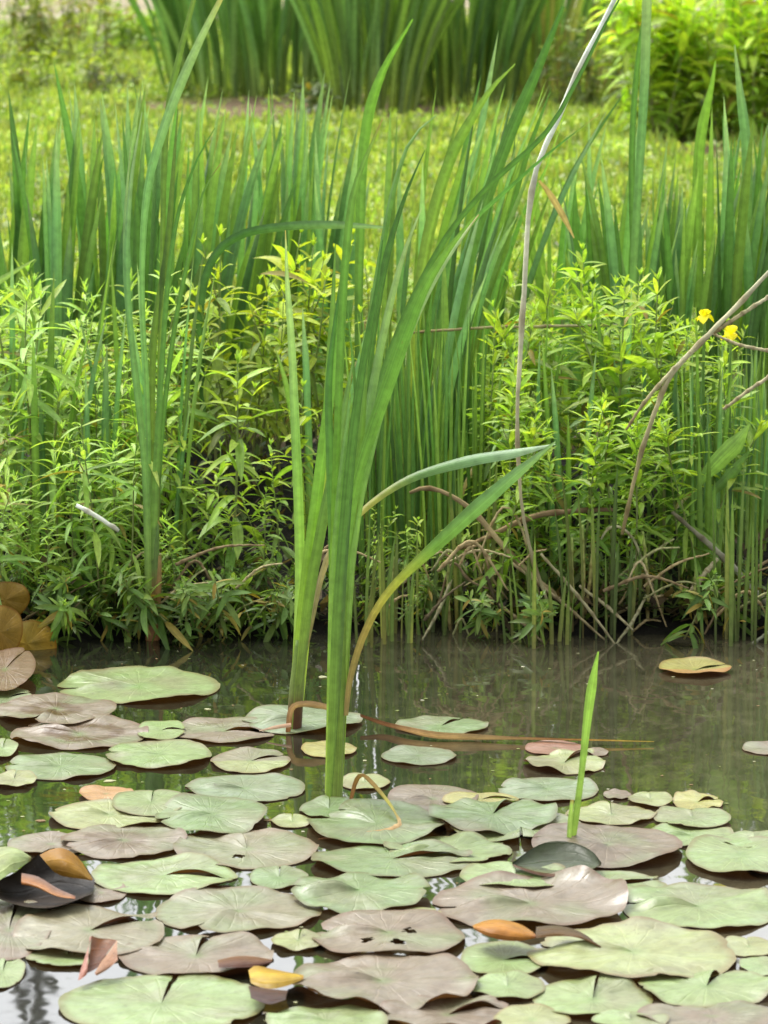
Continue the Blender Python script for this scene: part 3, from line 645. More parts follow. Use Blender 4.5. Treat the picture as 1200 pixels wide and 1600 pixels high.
g3 = G(895, 1318); YC = g3.y
Cc = empty('cattail_shoot', g3, 'single narrow young cattail blade standing alone at the right', 'cattail')
named_blade(Cc, [(893, 1320), (901, 1270), (911, 1190), (920, 1110), (929, 1050), (935, 1018)], [12.0, 11.2, 10.3, 13.8, 17.2, 2.6], [(0, (.22, .34, .08)), (.4, (.26, .42, .10)), (1, (.30, .52, .10))], YC, 22, (.2, .3))
named_blade(Cc, [(889, 1316), (891, 1280), (894, 1250)], [7.7, 7.7, 5.2], [(0, (.25, .38, .1)), (1, (.30, .44, .12))], YC - .01, 8)

# tall cattail rooted at the left of the bank
g4 = P(238, 1000, 7.95); g4.z = 0
D = empty('cattail', g4, 'very tall cattail with an orange brown base rooted in the left bank', 'cattail')
named_blade(D, [(238, 1003), (240, 850), (246, 700), (254, 560), (264, 430), (280, 330), (308, 250), (336, 200)], [10.4, 12.0, 12.0, 10.4, 9.6, 9.6, 7.2, 1.6], DB, 7.95, 30, (.2, .8))
named_blade(D, [(232, 1000, .02), (233, 800, .02), (230, 620, .03), (222, 450, .04), (230, 300, .05), (260, 190, .07), (305, 80, .1), (352, -15, .12)], [9.6, 9.6, 8.0, 7.2, 8.8, 13.6, 16.8, 8.0], GB, 7.95, 34, (-.4, .5))
named_blade(D, [(243, 1000, .03), (246, 780, .04), (250, 560, .05), (254, 400, .06), (256, 280, .08), (262, 180, .1), (280, 90, .12), (308, -20, .14)], [8.8, 8.8, 8.0, 8.0, 8.0, 9.6, 11.2, 7.2], GR, 7.95, 34, (.3, .3))
named_blade(D, [(234, 1000, .0), (228, 760, -.01), (208, 560, -.01), (198, 420, -.01), (204, 290, .0), (222, 175, .02)], [8.8, 9.6, 9.6, 9.6, 8.8, 1.6], GB, 7.95, 28, (.1, -.4))
named_blade(D, [(240, 1000, .04), (250, 720, .05), (272, 520, .06), (300, 380, .08), (318, 300, .1), (345, 255, .12)], [7.2, 8.8, 8.8, 8.8, 8.0, 1.6], DK, 7.95, 28, (.3, .6))
named_blade(D, [(236, 1000, .03), (238, 740, .04), (240, 540, .05), (262, 380, .06), (272, 250, .07), (278, 170, .08)], [8.0, 8.8, 9.6, 10.4, 9.6, 1.6], GR, 7.95, 28, (-.3, .4))
named_blade(D, [(232, 1000, .03), (224, 700, .04), (200, 480, .05), (196, 340, .06), (204, 230, .07)], [7.2, 8.8, 9.6, 9.6, 1.6], GB, 7.95, 26, (.3, -.2))
named_blade(D, [(245, 1000, -.02), (246, 960, -.02), (249, 900, -.02), (250, 868, -.02)], [9, 9, 8, 5], [(0, (.30, .14, .06)), (1, (.34, .24, .10))], 7.95, 10, mat=M_DRY, name='dead_sheath')
st_ = MB(); tube(st_, [P(238, 1010, 7.96) - g4, P(239, 930, 7.96) - g4, P(240, 820, 7.96) - g4], [px_w(11, 8), px_w(11, 8), px_w(8, 8)], [(0, (.28, .13, .05)), (.45, (.3, .17, .06)), (.65, (.14, .22, .05)), (1, (.12, .22, .05))], 12, 10); st_.obj('stem', M_STALK, D)

# stray individual blades behind
def stray(label, pts, w, stops, Y, mat=None, name='reed', cat='reed', twist=(.2, .4), group=None):
    root = empty(name, P(pts[0][0], pts[0][1], Y), label, cat, group)
    named_blade(root, pts, w, stops, Y, 26, twist, mat); return root
stray('long dark blade bent over horizontally above the yellow lime plants', [(318, 640), (312, 500), (330, 410), (375, 368), (450, 354), (530, 352), (608, 356)], [10, 12, 13, 14, 15, 15, 3], [(0, (.06, .14, .04)), (.6, (.05, .13, .04)), (.85, (.13, .24, .12)), (1, (.25, .38, .22))], 8.75)
stray('tall thin paired blade leaning up past the top at right', [(990, 700), (985, 560), (990, 420), (1000, 260), (1008, 120), (1012, -20)], [9, 11, 12, 14, 16, 17], GB, 8.9)
stray('narrow dark blade crossing the tall right blade', [(1000, 700), (995, 500), (988, 330), (990, 180), (1002, 60), (1020, -20)], [8, 9, 10, 11, 10, 8], DK, 8.95)
stray('isolated lime blade standing before the upper right shrub', [(1090, 480), (1090, 330), (1095, 220), (1112, 135), (1118, 95)], [14, 16, 18, 18, 2], [(0, (.12, .22, .05)), (1, (.20, .38, .05))], 9.4)
stray('forked blue green blade before the dark shrub gap', [(1165, 500), (1168, 330), (1167, 230), (1155, 130), (1148, 70)], [12, 14, 18, 17, 2], GB, 9.3)
stray('leaning lime blade rising beside the middle clump', [(560, 600), (562, 400), (570, 220), (595, 120), (645, 30)], [12, 14, 16, 18, 3], [(0, (.10, .2, .05)), (1, (.16, .34, .05))], 8.9)
stray('broad leaning blade left of the pale cane', [(700, 620), (735, 400), (790, 230), (840, 110), (880, 10)], [14, 18, 20, 20, 6], [(0, (.10, .2, .05)), (1, (.07, .18, .04))], 8.8)
stray('green blade arching right beneath the dark main tips', [(640, 620), (660, 420), (700, 260), (760, 150), (805, 100)], [14, 18, 20, 18, 2], GR, 8.7)
stray('tan dead leaf tip hanging beside the pale cane', [(842, 282), (858, 302), (878, 335), (897, 372)], [4, 11, 10, 2], [(0, (.5, .38, .14)), (1, (.55, .42, .18))], 8.18, M_DRY, 'dead_leaf', 'dead leaf')
stray('pale green blade poking in from the left edge', [(-60, 480), (-10, 445), (55, 405)], [12, 12, 2], [(0, (.2, .32, .12)), (1, (.28, .40, .16))], 8.6)
stray('broad pale arrow shaped leaf at the right of the thicket', [(1080, 800), (1095, 755), (1125, 720), (1150, 695), (1172, 662)], [5, 8, 30, 34, 2], [(0, (.12, .22, .05)), (.4, (.20, .36, .08)), (1, (.24, .40, .10))], 8.15, None, 'broad_leaf', 'leaf')
stray('second broad leaf just below the arrow shaped leaf', [(1090, 820), (1110, 775), (1140, 745), (1175, 700)], [5, 12, 22, 2], [(0, (.12, .22, .05)), (1, (.18, .34, .08))], 8.18, None, 'broad_leaf', 'leaf')

# ------------------------------------------------------------------ dead canes and twigs
CW = [(0, (.30, .24, .13)), (.25, (.50, .40, .25)), (.6, (.75, .67, .50)), (.75, (.85, .82, .7)), (1, (.85, .84, .74))]
CTn = [(0, (.24, .16, .08)), (.4, (.42, .29, .16)), (1, (.5, .38, .22))]
def cane(label, paths, stops=CTn, Y=8.15, name='dead_cane', cat='dead stem', group=None):
    b = P(paths[0][0][0][0], paths[0][0][0][1], Y); root = empty(name, b, label, cat, group)
    for i, (pts, rad) in enumerate(paths):
        m = MB(); tube(m, [P(p[0], p[1], Y + (p[2] if len(p) > 2 else 0)) - b for p in pts], [px_w(q, Y) for q in rad], stops, 8 if name == 'stick' else 26, 7, .0006)
        m.c = [(c[0], c[1] * 1.12, c[2] * 1.05) for c in m.c]; m.obj('stalk' if i == 0 else 'side_stalk', M_CANE, root)
    return root
cane('long pale bleached cane leaning across the top right', [([(862, 960, .0), (835, 880), (815, 790), (808, 660), (813, 550), (820, 440), (826, 340), (838, 265), (870, 190), (905, 110), (945, 30), (975, -30)], [2.4, 3, 3, 3.5, 4, 4.3, 4.4, 4.8, 4.8, 4])], CW, 7.98)
cane('forked tan cane bending over the right thicket', [([(972, 835), (1000, 715), (1025, 640), (1050, 585), (1110, 520), (1160, 470), (1215, 410)], [3, 3.5, 3.8, 4.2, 4.4, 4, 3.5]), ([(978, 672), (1010, 625), (1050, 580), (1100, 530)], [2, 3, 3.5, 3]), ([(1115, 520), (1160, 490), (1215, 455)], [3.5, 3.2, 3])], [(0, (.30, .21, .10)), (.5, (.50, .41, .24)), (1, (.66, .57, .40))], 7.99)
cane('thin tan cane at the right edge below the forked one', [([(1130, 640), (1170, 610), (1215, 580)], [2.5, 3, 3]), ([(1110, 520), (1160, 540), (1215, 550)], [2, 2.6, 3])], [(0, (.44, .35, .20)), (1, (.52, .42, .27))], 8.1)
cane('arched brown stem falling from mid bank into the water', [([(640, 770), (665, 762), (700, 772), (740, 800), (800, 868), (860, 925), (920, 975), (972, 1022)], [3, 4, 4.5, 5, 5, 5, 4.5, 3])], CTn, 8.06)
cane('arched reddish stem crossing above the fallen one', [([(705, 862), (760, 840), (830, 808), (900, 798), (960, 796)], [3, 4.5, 5, 4.5, 3])], [(0, (.3, .2, .1)), (1, (.28, .16, .11))], 8.1)
cane('grey fallen reed slanting at the right waterline', [([(1050, 800), (1090, 835), (1140, 880), (1180, 925), (1215, 962)], [3, 4, 5, 6, 5])], [(0, (.16, .13, .08)), (1, (.40, .36, .28))], 8.06)
cane('thin straw lying level across the rushes', [([(640, 520), (760, 512), (860, 510), (965, 508)], [2, 2.5, 2.5, 2])], [(0, (.3, .2, .1)), (1, (.42, .36, .2))], 8.6)
cane('white broken stick caught in the left thicket', [([(119, 789), (150, 806), (186, 829)], [3.2, 4, 3])], [(0, (.85, .8, .7)), (1, (.8, .74, .62))], 7.9, 'stick', 'stick')
cane('pale tan stub leaning at the base of the right reeds', [([(1078, 930), (1095, 905), (1122, 872)], [6, 5, 3])], [(0, (.5, .36, .24)), (1, (.45, .38, .24))], 8.05)
cane('pale twig slanting into the water at far right', [([(1138, 1042), (1165, 1015), (1205, 985)], [3, 3, 2.5])], [(0, (.2, .18, .13)), (1, (.34, .32, .24))], 7.93)
cane('dark twig dipping into the water below the bent leaf', [([(760, 900), (780, 950), (812, 998), (850, 960)], [3, 3, 4, 2])], [(0, (.1, .07, .04)), (1, (.08, .06, .04))], 8.0)
for i, (x, t, b, c) in enumerate([(612, 870, 1000, 0), (912, 820, 985, 1), (1012, 830, 1000, 1), (895, 840, 990, 0), (925, 795, 960, 0), (200, 910, 985, 1), (325, 930, 1030, 0), (162, 880, 970, 1), (1085, 890, 985, 1), (700, 880, 985, 0)]):
    cane('upright straw coloured stalk standing at the foot of the bank', [([(x + random.uniform(-12, 12), b), (x, (t + b) / 2), (x + random.uniform(-8, 8), t)], [2.4, 3, 2])], [(0, (.26, .17, .08)), (.5, (.42, .36, .13)), (1, (.30, .34, .10))], 8.04, 'dead_stalk', 'dead stem', 'upright dead stalks along the waterline')
rr = random.Random(8)
for i in range(4):
    x0 = rr.uniform(600, 960); x1 = x0 + rr.choice([-1, 1, 1]) * rr.uniform(90, 260); yt = rr.uniform(765, 900); yb = rr.uniform(930, 1005); c = rr.choice([(.50, .36, .20), (.40, .27, .15), (.56, .46, .30), (.30, .20, .12)])
    cane('arching tan dead stem in the tangle under the bent leaf', [([(x0, yb - rr.uniform(20, 90)), (x0 * .7 + x1 * .3 + rr.uniform(-25, 25), yt + rr.uniform(0, 30)), (x0 * .4 + x1 * .6, yt + rr.uniform(-10, 60)), (x0 * .2 + x1 * .8, yb * .6 + yt * .4 + rr.uniform(-25, 25)), (x1, yb)], [rr.uniform(1.2, 2.2), 2.4, 2.0, 1.2])], [(0, c), (1, (c[0]*.8, c[1]*.8, c[2]*.8))], rr.uniform(7.97, 8.08), 'withered_reed', 'dead stem', 'arching dead stems in the tangle')
for i, (x0, y0, x1, y1) in enumerate([(845, 865, 965, 1012), (800, 880, 945, 1000), (705, 905, 660, 1000), (905, 915, 990, 985), (760, 930, 850, 1005), (1010, 930, 960, 1010)]):
    c = [(.46, .37, .22), (.34, .25, .14), (.40, .34, .20)][i % 3]
    cane('straight dead twig slanting into the water below the thicket gap', [([(x0, y0, .03), ((x0 + x1) / 2 + 4, (y0 + y1) / 2, .0), (x1, y1, -.06)], [2.2, 3, 1.6])], [(0, c), (1, (c[0]*.5, c[1]*.5, c[2]*.5))], 7.98, 'slanting_twig', 'twig', 'straight twigs slanting into the water')
rr = random.Random(3)
for i in range(46):
    x = rr.uniform(-20, 1210); y = rr.uniform(860, 985); a = rr.choice([-1, 1]) * rr.uniform(.1, 1.1); L = rr.uniform(40, 150); Y = rr.uniform(7.96, 8.08)
    c = rr.choice([(.40, .28, .15), (.24, .16, .09), (.50, .38, .22), (.14, .10, .06), (.30, .27, .13)])
    cane('thin brown twig tangled at the foot of the bank', [([(x, y + 20), (x + L * .5 * math.cos(a), y - L * .22 * abs(math.sin(a)) + rr.uniform(-5, 5)), (x + L * math.cos(a), y - L * .5 * math.sin(a))], [rr.uniform(1.5, 3.2), rr.uniform(1.5, 3), 1.2])], [(0, c), (1, (c[0]*1.2, c[1]*1.2, c[2]*1.2))], Y, 'twig', 'twig', 'twigs tangled along the waterline')

# yellow flag flowers
def flower(label, px, py, Y, s):
    b = P(px, py, Y); root = empty('yellow_flower', b, label, 'flower')
    m = MB(); tube(m, [Vector((.01, .02, -.35)), Vector((.0, .01, -.15)), Vector((0, 0, 0))], .003, [(0, (.1, .2, .05)), (1, (.15, .28, .05))], 8, 6); m.obj('stem', M_STALK, root)
    for i in range(6):
        a = i * 1.047 + .3; e = 1.1 if i % 2 else .15
        d = Vector((math.cos(a) * math.cos(e), math.sin(a) * math.cos(e), math.sin(e)))
        m = MB(); lance(m, Vector((0, 0, 0)), d, s * random.uniform(.8, 1.0), s * .95, vary((.85, .78, .03), .06), .8 if i % 2 == 0 else .2, 6, (.85, .74, .03)); m.obj('petal', M_PETAL, root)
flower('small upright yellow flower left of the forked cane', 1101, 494, 8.3, .023)
flower('yellow iris flower behind the bend of the forked cane', 1142, 522, 8.25, .026)

# ------------------------------------------------------------------ lily pads
K = {'g': (.165, .245, .095), 'l': (.235, .33, .125), 'p': (.29, .335, .14), 'm': (.21, .172, .12), 't': (.225, .215, .135), 'y': (.34, .34, .10),
     'b': (.17, .11, .06), 'o': (.42, .24, .09), 'd': (.12, .14, .10), 'r': (.28, .15, .10), 'e': (.19, .25, .135)}
pads = [
 # cx, cy, w, h, notch, kind, options, label
 (1086,1046,112,24,20,'y',dict(cup=.5,second='o'),'curled yellow ochre lily pad alone near the right bank'),
 (218,1071,252,52,190,'l',dict(wave=1.3),'broad bright green lily pad farthest back at the left'),
 (8,1062,92,58,60,'b',dict(tilt=.05),'brown mauve lily pad rising at the left edge below the ochre leaves'),
 (12,1090,72,34,20,'g',{},'small green pad overlapping the brown pad at left edge'),
 (88,1107,186,42,250,'m',dict(puddle=1),'mauve pad with a brown puddle ring behind the other puddled pad'),
 (124,1146,214,46,150,'m',dict(puddle=1,wave=1.4),'larger mauve pad holding a brown puddle in its middle'),
 (252,1140,74,30,0,'l',{},'small light green pad tucked right of the puddled mauve pad'),
 (350,1141,166,38,350,'m',dict(wave=1.2),'grey mauve pad left of the slender cattail base'),
 (472,1123,186,38,200,'e',dict(wave=1.5),'grey green pad behind the slender cattail base'),
 (690,1133,144,28,60,'g',{},'green pad behind the floating dead leaf'),
 (654,1180,116,28,-1,'e',{},'small oval grey green pad without a slit in open water'),
 (514,1170,86,24,300,'y',{},'small yellowish pad half hidden behind the main cattail stem'),
 (247,1177,164,40,175,'l',{},'light green slit pad above the orange dead leaf'),
 (4,1168,48,28,90,'l',{},'small green pad cut by the left edge above the pale one'),
 (95,1197,170,40,170,'g',{},'dull green pad between puddled pad and pale yellow pad'),
 (22,1216,70,24,90,'p',{},'small pale pad at left edge under the dull green one'),
 (392,1188,124,36,30,'t',dict(second='p'),'two toned pad with mauve back and pale front lobe'),
 (166,1239,84,22,-1,'o',dict(wave=2),'small orange withered leaf floating among green pads'),
 (382,1231,190,42,180,'e',dict(wave=1.2),'grey green pad with dark slit left of main stem'),
 (236,1252,120,40,90,'l',{},'green pad behind the pale yellow pad'),
 (171,1272,188,46,170,'p',dict(wave=1.2),'pale yellow cream pad left of centre'),
 (330,1271,172,58,200,'g',dict(wave=1.2),'green pad overlapping right of the pale yellow pad'),
 (570,1221,78,24,90,'p',{},'small pale pad right behind the main stem'),
 (676,1247,140,42,200,'m',dict(wave=1.5),'crumpled grey mauve pad right of the dead loop'),
 (752,1248,120,20,0,'y',{},'narrow tan yellow pad between mauve and green pads'),
 (856,1233,156,38,170,'e',dict(wave=1.1),'grey green pad behind the lone young blade'),
 (868,1168,94,22,-1,'r',{},'pinkish brown leaf floating behind the broken pale pad'),
 (935,1174,32,12,-1,'m',{},'tiny mauve leaf beside the pinkish brown leaf'),
 (882,1190,126,30,30,'p',dict(wave=2.2),'broken pale yellow green pad at the young blade'),
 (728,1486,10,6,-1,'d',{},None),
 (965,1241,44,14,-1,'m',{},'small mauve oval leaf alone right of the young blade'),
 (1016,1247,70,22,90,'p',{},'small pale pad beside the yellowest one at right'),
 (1090,1252,78,28,20,'y',dict(wave=1.6),'pale yellow pad with a folded rim at the right'),
 (955,1272,140,30,90,'p',dict(wave=1.3),'pale pad cluster member right of the young blade'),
 (1082,1276,118,32,90,'l',{},'green pad just below the pale yellow folded pad'),
 (1080,1304,132,36,180,'l',dict(wave=1.2),'lower green pad touching the mauve pad at right'),
 (1205,1168,90,20,-1,'m',{},'thin mauve pad cut by the right edge'),
 (514,1262,92,30,90,'g',dict(wave=1.0),'domed green pad at the foot of the main stem'),
 (456,1282,66,20,90,'p',{},'small yellow pad left of the main stem foot'),
 (588,1285,214,62,130,'g',dict(wave=1.3),'green pad carrying the dead bent leaf'),
 (812,1292,216,42,270,'l',{},'pale green pad under the broad green one right of centre'),
 (770,1271,198,50,60,'g',dict(wave=1.4),'broad green pad with raised rim right of the dead loop'),
 (80,1318,132,34,-1,'m',{},'mauve pad behind the ochre curled pad'),
 (193,1312,194,50,200,'m',dict(puddle=.6),'mauve pad with a brown stained ring at left'),
 (386,1326,226,58,100,'t',dict(wave=1.4,holes=1),'tan mauve pad with wet torn holes'),
 (258,1367,226,54,350,'l',dict(wave=1.2),'bright green pad with slit facing right, left half'),
 (700,1328,196,44,190,'l',dict(wave=1.2),'upper of two touching green pads at the centre'),
 (612,1342,254,50,0,'g',dict(wave=1.2),'lower long green pad at the centre'),
 (436,1370,90,34,90,'g',{},'small green pad left of the dark slit pad'),
 (562,1391,220,58,185,'g',dict(wave=1.6),'green pad with a dark open slit on its left'),
 (806,1366,176,40,90,'l',{},'vivid green pad left of the folded dark pad'),
 (950,1318,234,62,230,'m',dict(wave=1.2),'large mauve pad around the young blade base'),
 (1180,1312,110,28,90,'l',{},'green pad partly hidden behind the right edge pad'),
 (1158,1334,172,60,-1,'l',dict(wave=1.1),'rounded light green pad near the right edge'),
 (1200,1352,70,30,-1,'m',{},'small mauve pad cut by the right edge'),
 (940,1386,212,52,20,'l',{},'pale green pad behind the big crumpled mauve pad'),
 (1092,1415,240,72,172,'l',dict(wave=1.5),'big green pad with brown slit at the right'),
 (828,1411,304,76,185,'m',dict(wave=1.8,lift=(20,.028)),'largest crumpled mauve pad with upturned right end'),
 (372,1423,258,68,240,'t',dict(wave=1.1),'grey tan pad with pale slit over bright water'),
 (18,1408,66,26,90,'p',{},'pale pad at left edge under the dark curled pad'),
 (14,1452,138,88,90,'m',{},'pinkish tan pad at the left edge'),
 (106,1492,130,36,90,'l',{},'bright green pad peeking from under the tan pad'),
 (140,1454,236,72,20,'t',dict(wave=1.3),'wide tan pad behind the folded red pad'),
 (158,1394,80,32,-1,'m',{},'small mauve pad right of the dark curled pad'),
 (4,1518,70,50,90,'l',{},'light green pad at lower left edge'),
 (306,1493,242,64,80,'m',dict(wave=1.3,curl=(320,.02)),'mauve tan pad with notch at the back above the big green pad'),
 (606,1458,240,68,160,'m',dict(wave=1.4,holes=3),'ragged mauve pad with many torn wet holes'),
 (466,1468,86,28,85,'p',{},'small yellow green pad with a notch on bright water'),
 (655,1432,70,30,30,'p',{},'small pale broken pad above the ragged mauve pad'),
 (788,1498,138,52,0,'l',{},'green pad below the ochre curled edge'),
 (988,1487,326,84,158,'p',dict(wave=1.5,light=1),'widest pale green pad at the lower right'),
 (1170,1478,86,30,90,'p',{},'small pale pad at right beside the widest pad'),
 (1188,1508,66,28,-1,'l',{},'small green pad cut by the right edge, lower'),
 (252,1568,322,90,84,'l',dict(wave=.6,light=1.0),'biggest light green heart shaped pad at the bottom left'),
 (793,1540,116,40,90,'l',{},'green pad right of the big brown mauve pad'),
 (598,1532,300,84,170,'m',dict(wave=1.4,curl=(270,.028)),'big brown mauve pad with ochre underside showing in front'),
 (1104,1540,214,56,70,'l',dict(wave=1.3),'green pad above the lowest mauve pad at right'),
 (926,1560,188,62,80,'l',dict(wave=1.5,light=1.05),'crinkled yellow green pad at the bottom right of centre'),
 (700,1584,216,50,20,'m',dict(wave=1.4,curl=(270,.02)),'mauve pad with raised wavy rim at the bottom'),
 (510,1594,190,44,150,'l',{},'light green pad cut by the bottom edge'),
 (1112,1586,240,40,-1,'m',dict(wave=1.3),'long mauve pad at the lower right corner'),
 (832,1592,120,40,-1,'p',{},'pale yellow pad with thin stalk across it at the bottom'),
 (985,1592,120,26,90,'l',{},'small green pad at the bottom beside the corner mauve pad'),
]
pads = [p for p in pads if p[7]]
def footprint(cx, cy, w, h, z):
    c0 = G(cx, cy - h / 2, z); c1 = G(cx, cy + h / 2, z); yc = (c0.y + c1.y) / 2
    return Vector((P(cx, cy, yc).x, yc, z)), px_w(w, yc) / 2, (c0.y - c1.y) / 2
layers = []
def pick_layer(i):
    cx, cy, w, h = pads[i][:4]; used = set()
    for j in range(i):
        a, b, c, d = pads[j][:4]
        if abs(a - cx) < (c + w) * .47 and abs(b - cy) < (d + h) * .47: used.add(layers[j])
    k = 0
    while k in used: k += 1
    layers.append(k); return k
def make_pad(i, cx, cy, w, h, notch, kind, opt, label):
    k = pick_layer(i); z = .003 + .0034 * k; c, a, b = footprint(cx, cy, w * .99, h * 1.0, z)
    r = random.Random(i * 13 + 5); rnd = r.random() * 60; nr, na = 16, 120
    big = min(1.2, w / 180); wave = opt.get('wave', .8) * .0045 * (.35 + big)
    has = notch >= 0; n0 = R(notch if has else 0); gap = r.uniform(.015, .05) if has else 0.0
    col = K[kind]; col2 = K[opt['second']] if 'second' in opt else None; lt = opt.get('light', 1)
    V, T, Cc = [], [], []
    sd = r.random() * 50
    hl = [(r.uniform(.25, .8), r.uniform(0, 6.28), r.uniform(.06, .12)) for _ in range(int(opt.get('holes', 0) * 1.6))]
    f1, f2, q1, q2 = r.choice([2, 3]), r.choice([4, 5, 7]), r.random() * 6, r.random() * 6
    for ir in range(nr + 1):
        u = ir / nr
        for ia in range(na + 1):
            s = ia / na; th = n0 + gap + (2 * math.pi - 2 * gap) * s
            e = min(s, 1 - s) * 2 * math.pi
            rim = 1.05 + .035 * noise.noise(Vector((math.cos(th) * 1.7, math.sin(th) * 1.7, sd))) + .008 * noise.noise(Vector((math.cos(th) * 7, math.sin(th) * 7, sd)))
            rim += min(0, noise.noise(Vector((math.cos(th) * 4.5, math.sin(th) * 4.5, sd + 9))) + (.42 if i % 3 == 0 else .62)) * .22        # ragged bites
            if has: rim *= 1 - .09 * math.exp(-(e / .07) ** 2)
            rr_ = u * rim; x = rr_ * math.cos(th) * a; y = rr_ * math.sin(th) * b
            zz = wave * (u ** 1.5) * (math.sin(f1 * th + q1) * .6 + math.sin(f2 * th + q2) * .4 * u + .5 * noise.noise(Vector((x * 18, y * 18, sd))))
            zz += .0022 * noise.noise(Vector((x * 40, y * 40, sd))) * big
            if has: zz += wave * 1.3 * math.exp(-(e / .35) ** 2) * math.sin(math.pi * min(1, u * 1.1)) * (1 if s < .5 else .25)
            zz += .0012 * math.cos(15 * th) * u * (1 - u) * big
            zz -= .0012 * math.exp(-(u / .22) ** 2)
            if 'tilt' in opt: zz += opt['tilt'] * (y / b) * .5 * b + .02
            if 'cup' in opt: zz += .007 * u * u
            if 'lift' in opt:
                dd = math.cos(th - R(opt['lift'][0])); zz += opt['lift'][1] * max(0, rr_ * dd - .45) ** 1.5 * 2.2
            if 'curl' in opt:
                dd = max(0, math.cos(th - R(opt['curl'][0]))) ** .7; wv = .35 + .65 * math.sin(6 * th + q1) * math.sin(2.3 * th + q2)
                zz += opt['curl'][1] * dd * .75 * max(0, wv) * max(0, (u - .82) / .18) ** 1.6
            V.append((x, y, max(zz, .0012 - z + .0006 * u)))
            cc = col
            m1 = noise.noise(Vector((x * 11, y * 11, sd + 3)))
            if col2 and math.sin(th) < -.1: cc = lerp3(cc, col2, .9)
            if kind in 'lgp': cc = lerp3(cc, K['t'], max(0, min(.55, m1 * 1.2)))
            if kind in 'mt': cc = lerp3(cc, K['g'], max(0, min(.5, m1 * 1.1 - .05)))
            if opt.get('puddle'):
                q = .55 - rr_ + .35 * noise.noise(Vector((x * 10, y * 10, sd + 7))); cc = lerp3(cc, (.10, .055, .015), opt['puddle'] * sm(0, .06, q) * (1 - .7 * sm(.25, .45, q)))
            cc = lerp3(cc, (.13, .24, .05), .55 * math.exp(-(u / .10) ** 2))
            kk = lt * (1 + .1 * noise.noise(Vector((x * 5, y * 5, sd))))
            Cc.append((cc[0]*kk, cc[1]*kk, cc[2]*kk)); T.append((u, th, rnd))
    m = na + 1; Fc = []
    for ir in range(nr):
        for ia in range(na):
            uu = (ir + .5) / nr; th = n0 + gap + (2*math.pi - 2*gap) * (ia + .5) / na
            if any((uu*math.cos(th) - h0*math.cos(h1))**2 + ((uu*math.sin(th) - h0*math.sin(h1))*.7)**2 < (h2 * (1 + .5*noise.noise(Vector((uu*9, th*6, sd)))))**2 for h0, h1, h2 in hl): continue
            if ir == 0: Fc.append((ia, (ir+1)*m+ia, (ir+1)*m+ia+1))
            else: Fc.append((ir*m+ia, (ir+1)*m+ia, (ir+1)*m+ia+1, ir*m+ia+1))
    mb = MB(); mb.add(V, Fc, Cc, T); o = mb.obj('lily_pad', M_PAD); o.location = c
    tag(o, label, 'lily pad', 'lily pads floating on the pond')
for i, p in enumerate(pads): make_pad(i, *p)

# standing and folded lily leaves
def sheet_thing(label, sheets, name='curled_lily_pad', cat='lily pad', origin=None):
    k_ = (1.6 - .014) / (1.6 - min(p.z for s_ in sheets for e_ in (s_[1], s_[2]) for p in e_))
    sheets = [(s_[0], [CAM + (p - CAM) * k_ for p in s_[1]], [CAM + (p - CAM) * k_ for p in s_[2]]) + tuple(s_[3:]) for s_ in sheets]
    root = empty(name, origin, label, cat)
    for nm, A_, B_, c0, c1, mid, bl in sheets:
        m = MB(); loft(m, [p - origin for p in A_], [p - origin for p in B_], c0, c1, 20, 10, bl, mid); m.obj(nm, M_CPAD, root)
    return root
def disc_leaf(label, px, py, w, h, Y, c0, c1, rot=0, group=None):
    """a round lily leaf standing out of the water and leaning back"""
    c = P(px, py, Y); root = empty('standing_lily_leaf', c, label, 'lily leaf', group); m = MB(); V = []; Cc = []; T = []; Fc = []; nr, na = 8, 36; sd = px * .1
    X = Vector((math.cos(rot), 0, math.sin(rot))); Z = Vector((-math.sin(rot) * .9, .22, math.cos(rot) * .95)).normalized()
    nv = X.cross(Z)
    for ir in range(nr + 1):
        for ia in range(na):
            u = ir / nr; t = 6.283 * ia / na; k = 1 + .05 * math.sin(3 * t + sd)
            p = X * (u * k * math.cos(t) * px_w(w, Y) / 2) + Z * (u * k * math.sin(t) * px_w(h, Y) / 2) - nv * (.018 * u * u - .004 * math.sin(5 * t) * u)
            V.append(tuple(p)); cc = lerp3(c0, c1, max(0, min(1, .5 + .5 * math.sin(t) * u + .5 * noise.noise(p * 30)))); Cc.append(cc); T.append((u, t, sd))
    for ir in range(nr):
        for ia in range(na): Fc.append((ir*na+ia, (ir+1)*na+ia, (ir+1)*na+(ia+1) % na, ir*na+(ia+1) % na))
    m.add(V, Fc, Cc, T); m.obj('leaf', M_CPAD, root)
    m = MB(); tube(m, [Vector((0, .01, 0)), Vector((.004, .015, -c.z * .5)), Vector((0, .02, -c.z - .02))], .004, [(0, (.2, .12, .04)), (1, (.14, .08, .04))], 8, 6); m.obj('stalk', M_STALK, root)
OC, OD = (.30, .19, .03), (.18, .12, .02)
disc_leaf('lowest ochre standing lily leaf at the left bank', 42, 1006, 96, 74, 7.86, (.48, .30, .035), (.22, .17, .03), .05)
disc_leaf('middle brown standing lily leaf cut by left edge', 0, 988, 70, 92, 7.80, (.32, .19, .035), (.18, .12, .02), -.1)
disc_leaf('upper dark ochre standing lily leaf at left edge', 8, 938, 74, 64, 7.92, OC, OD, .2)

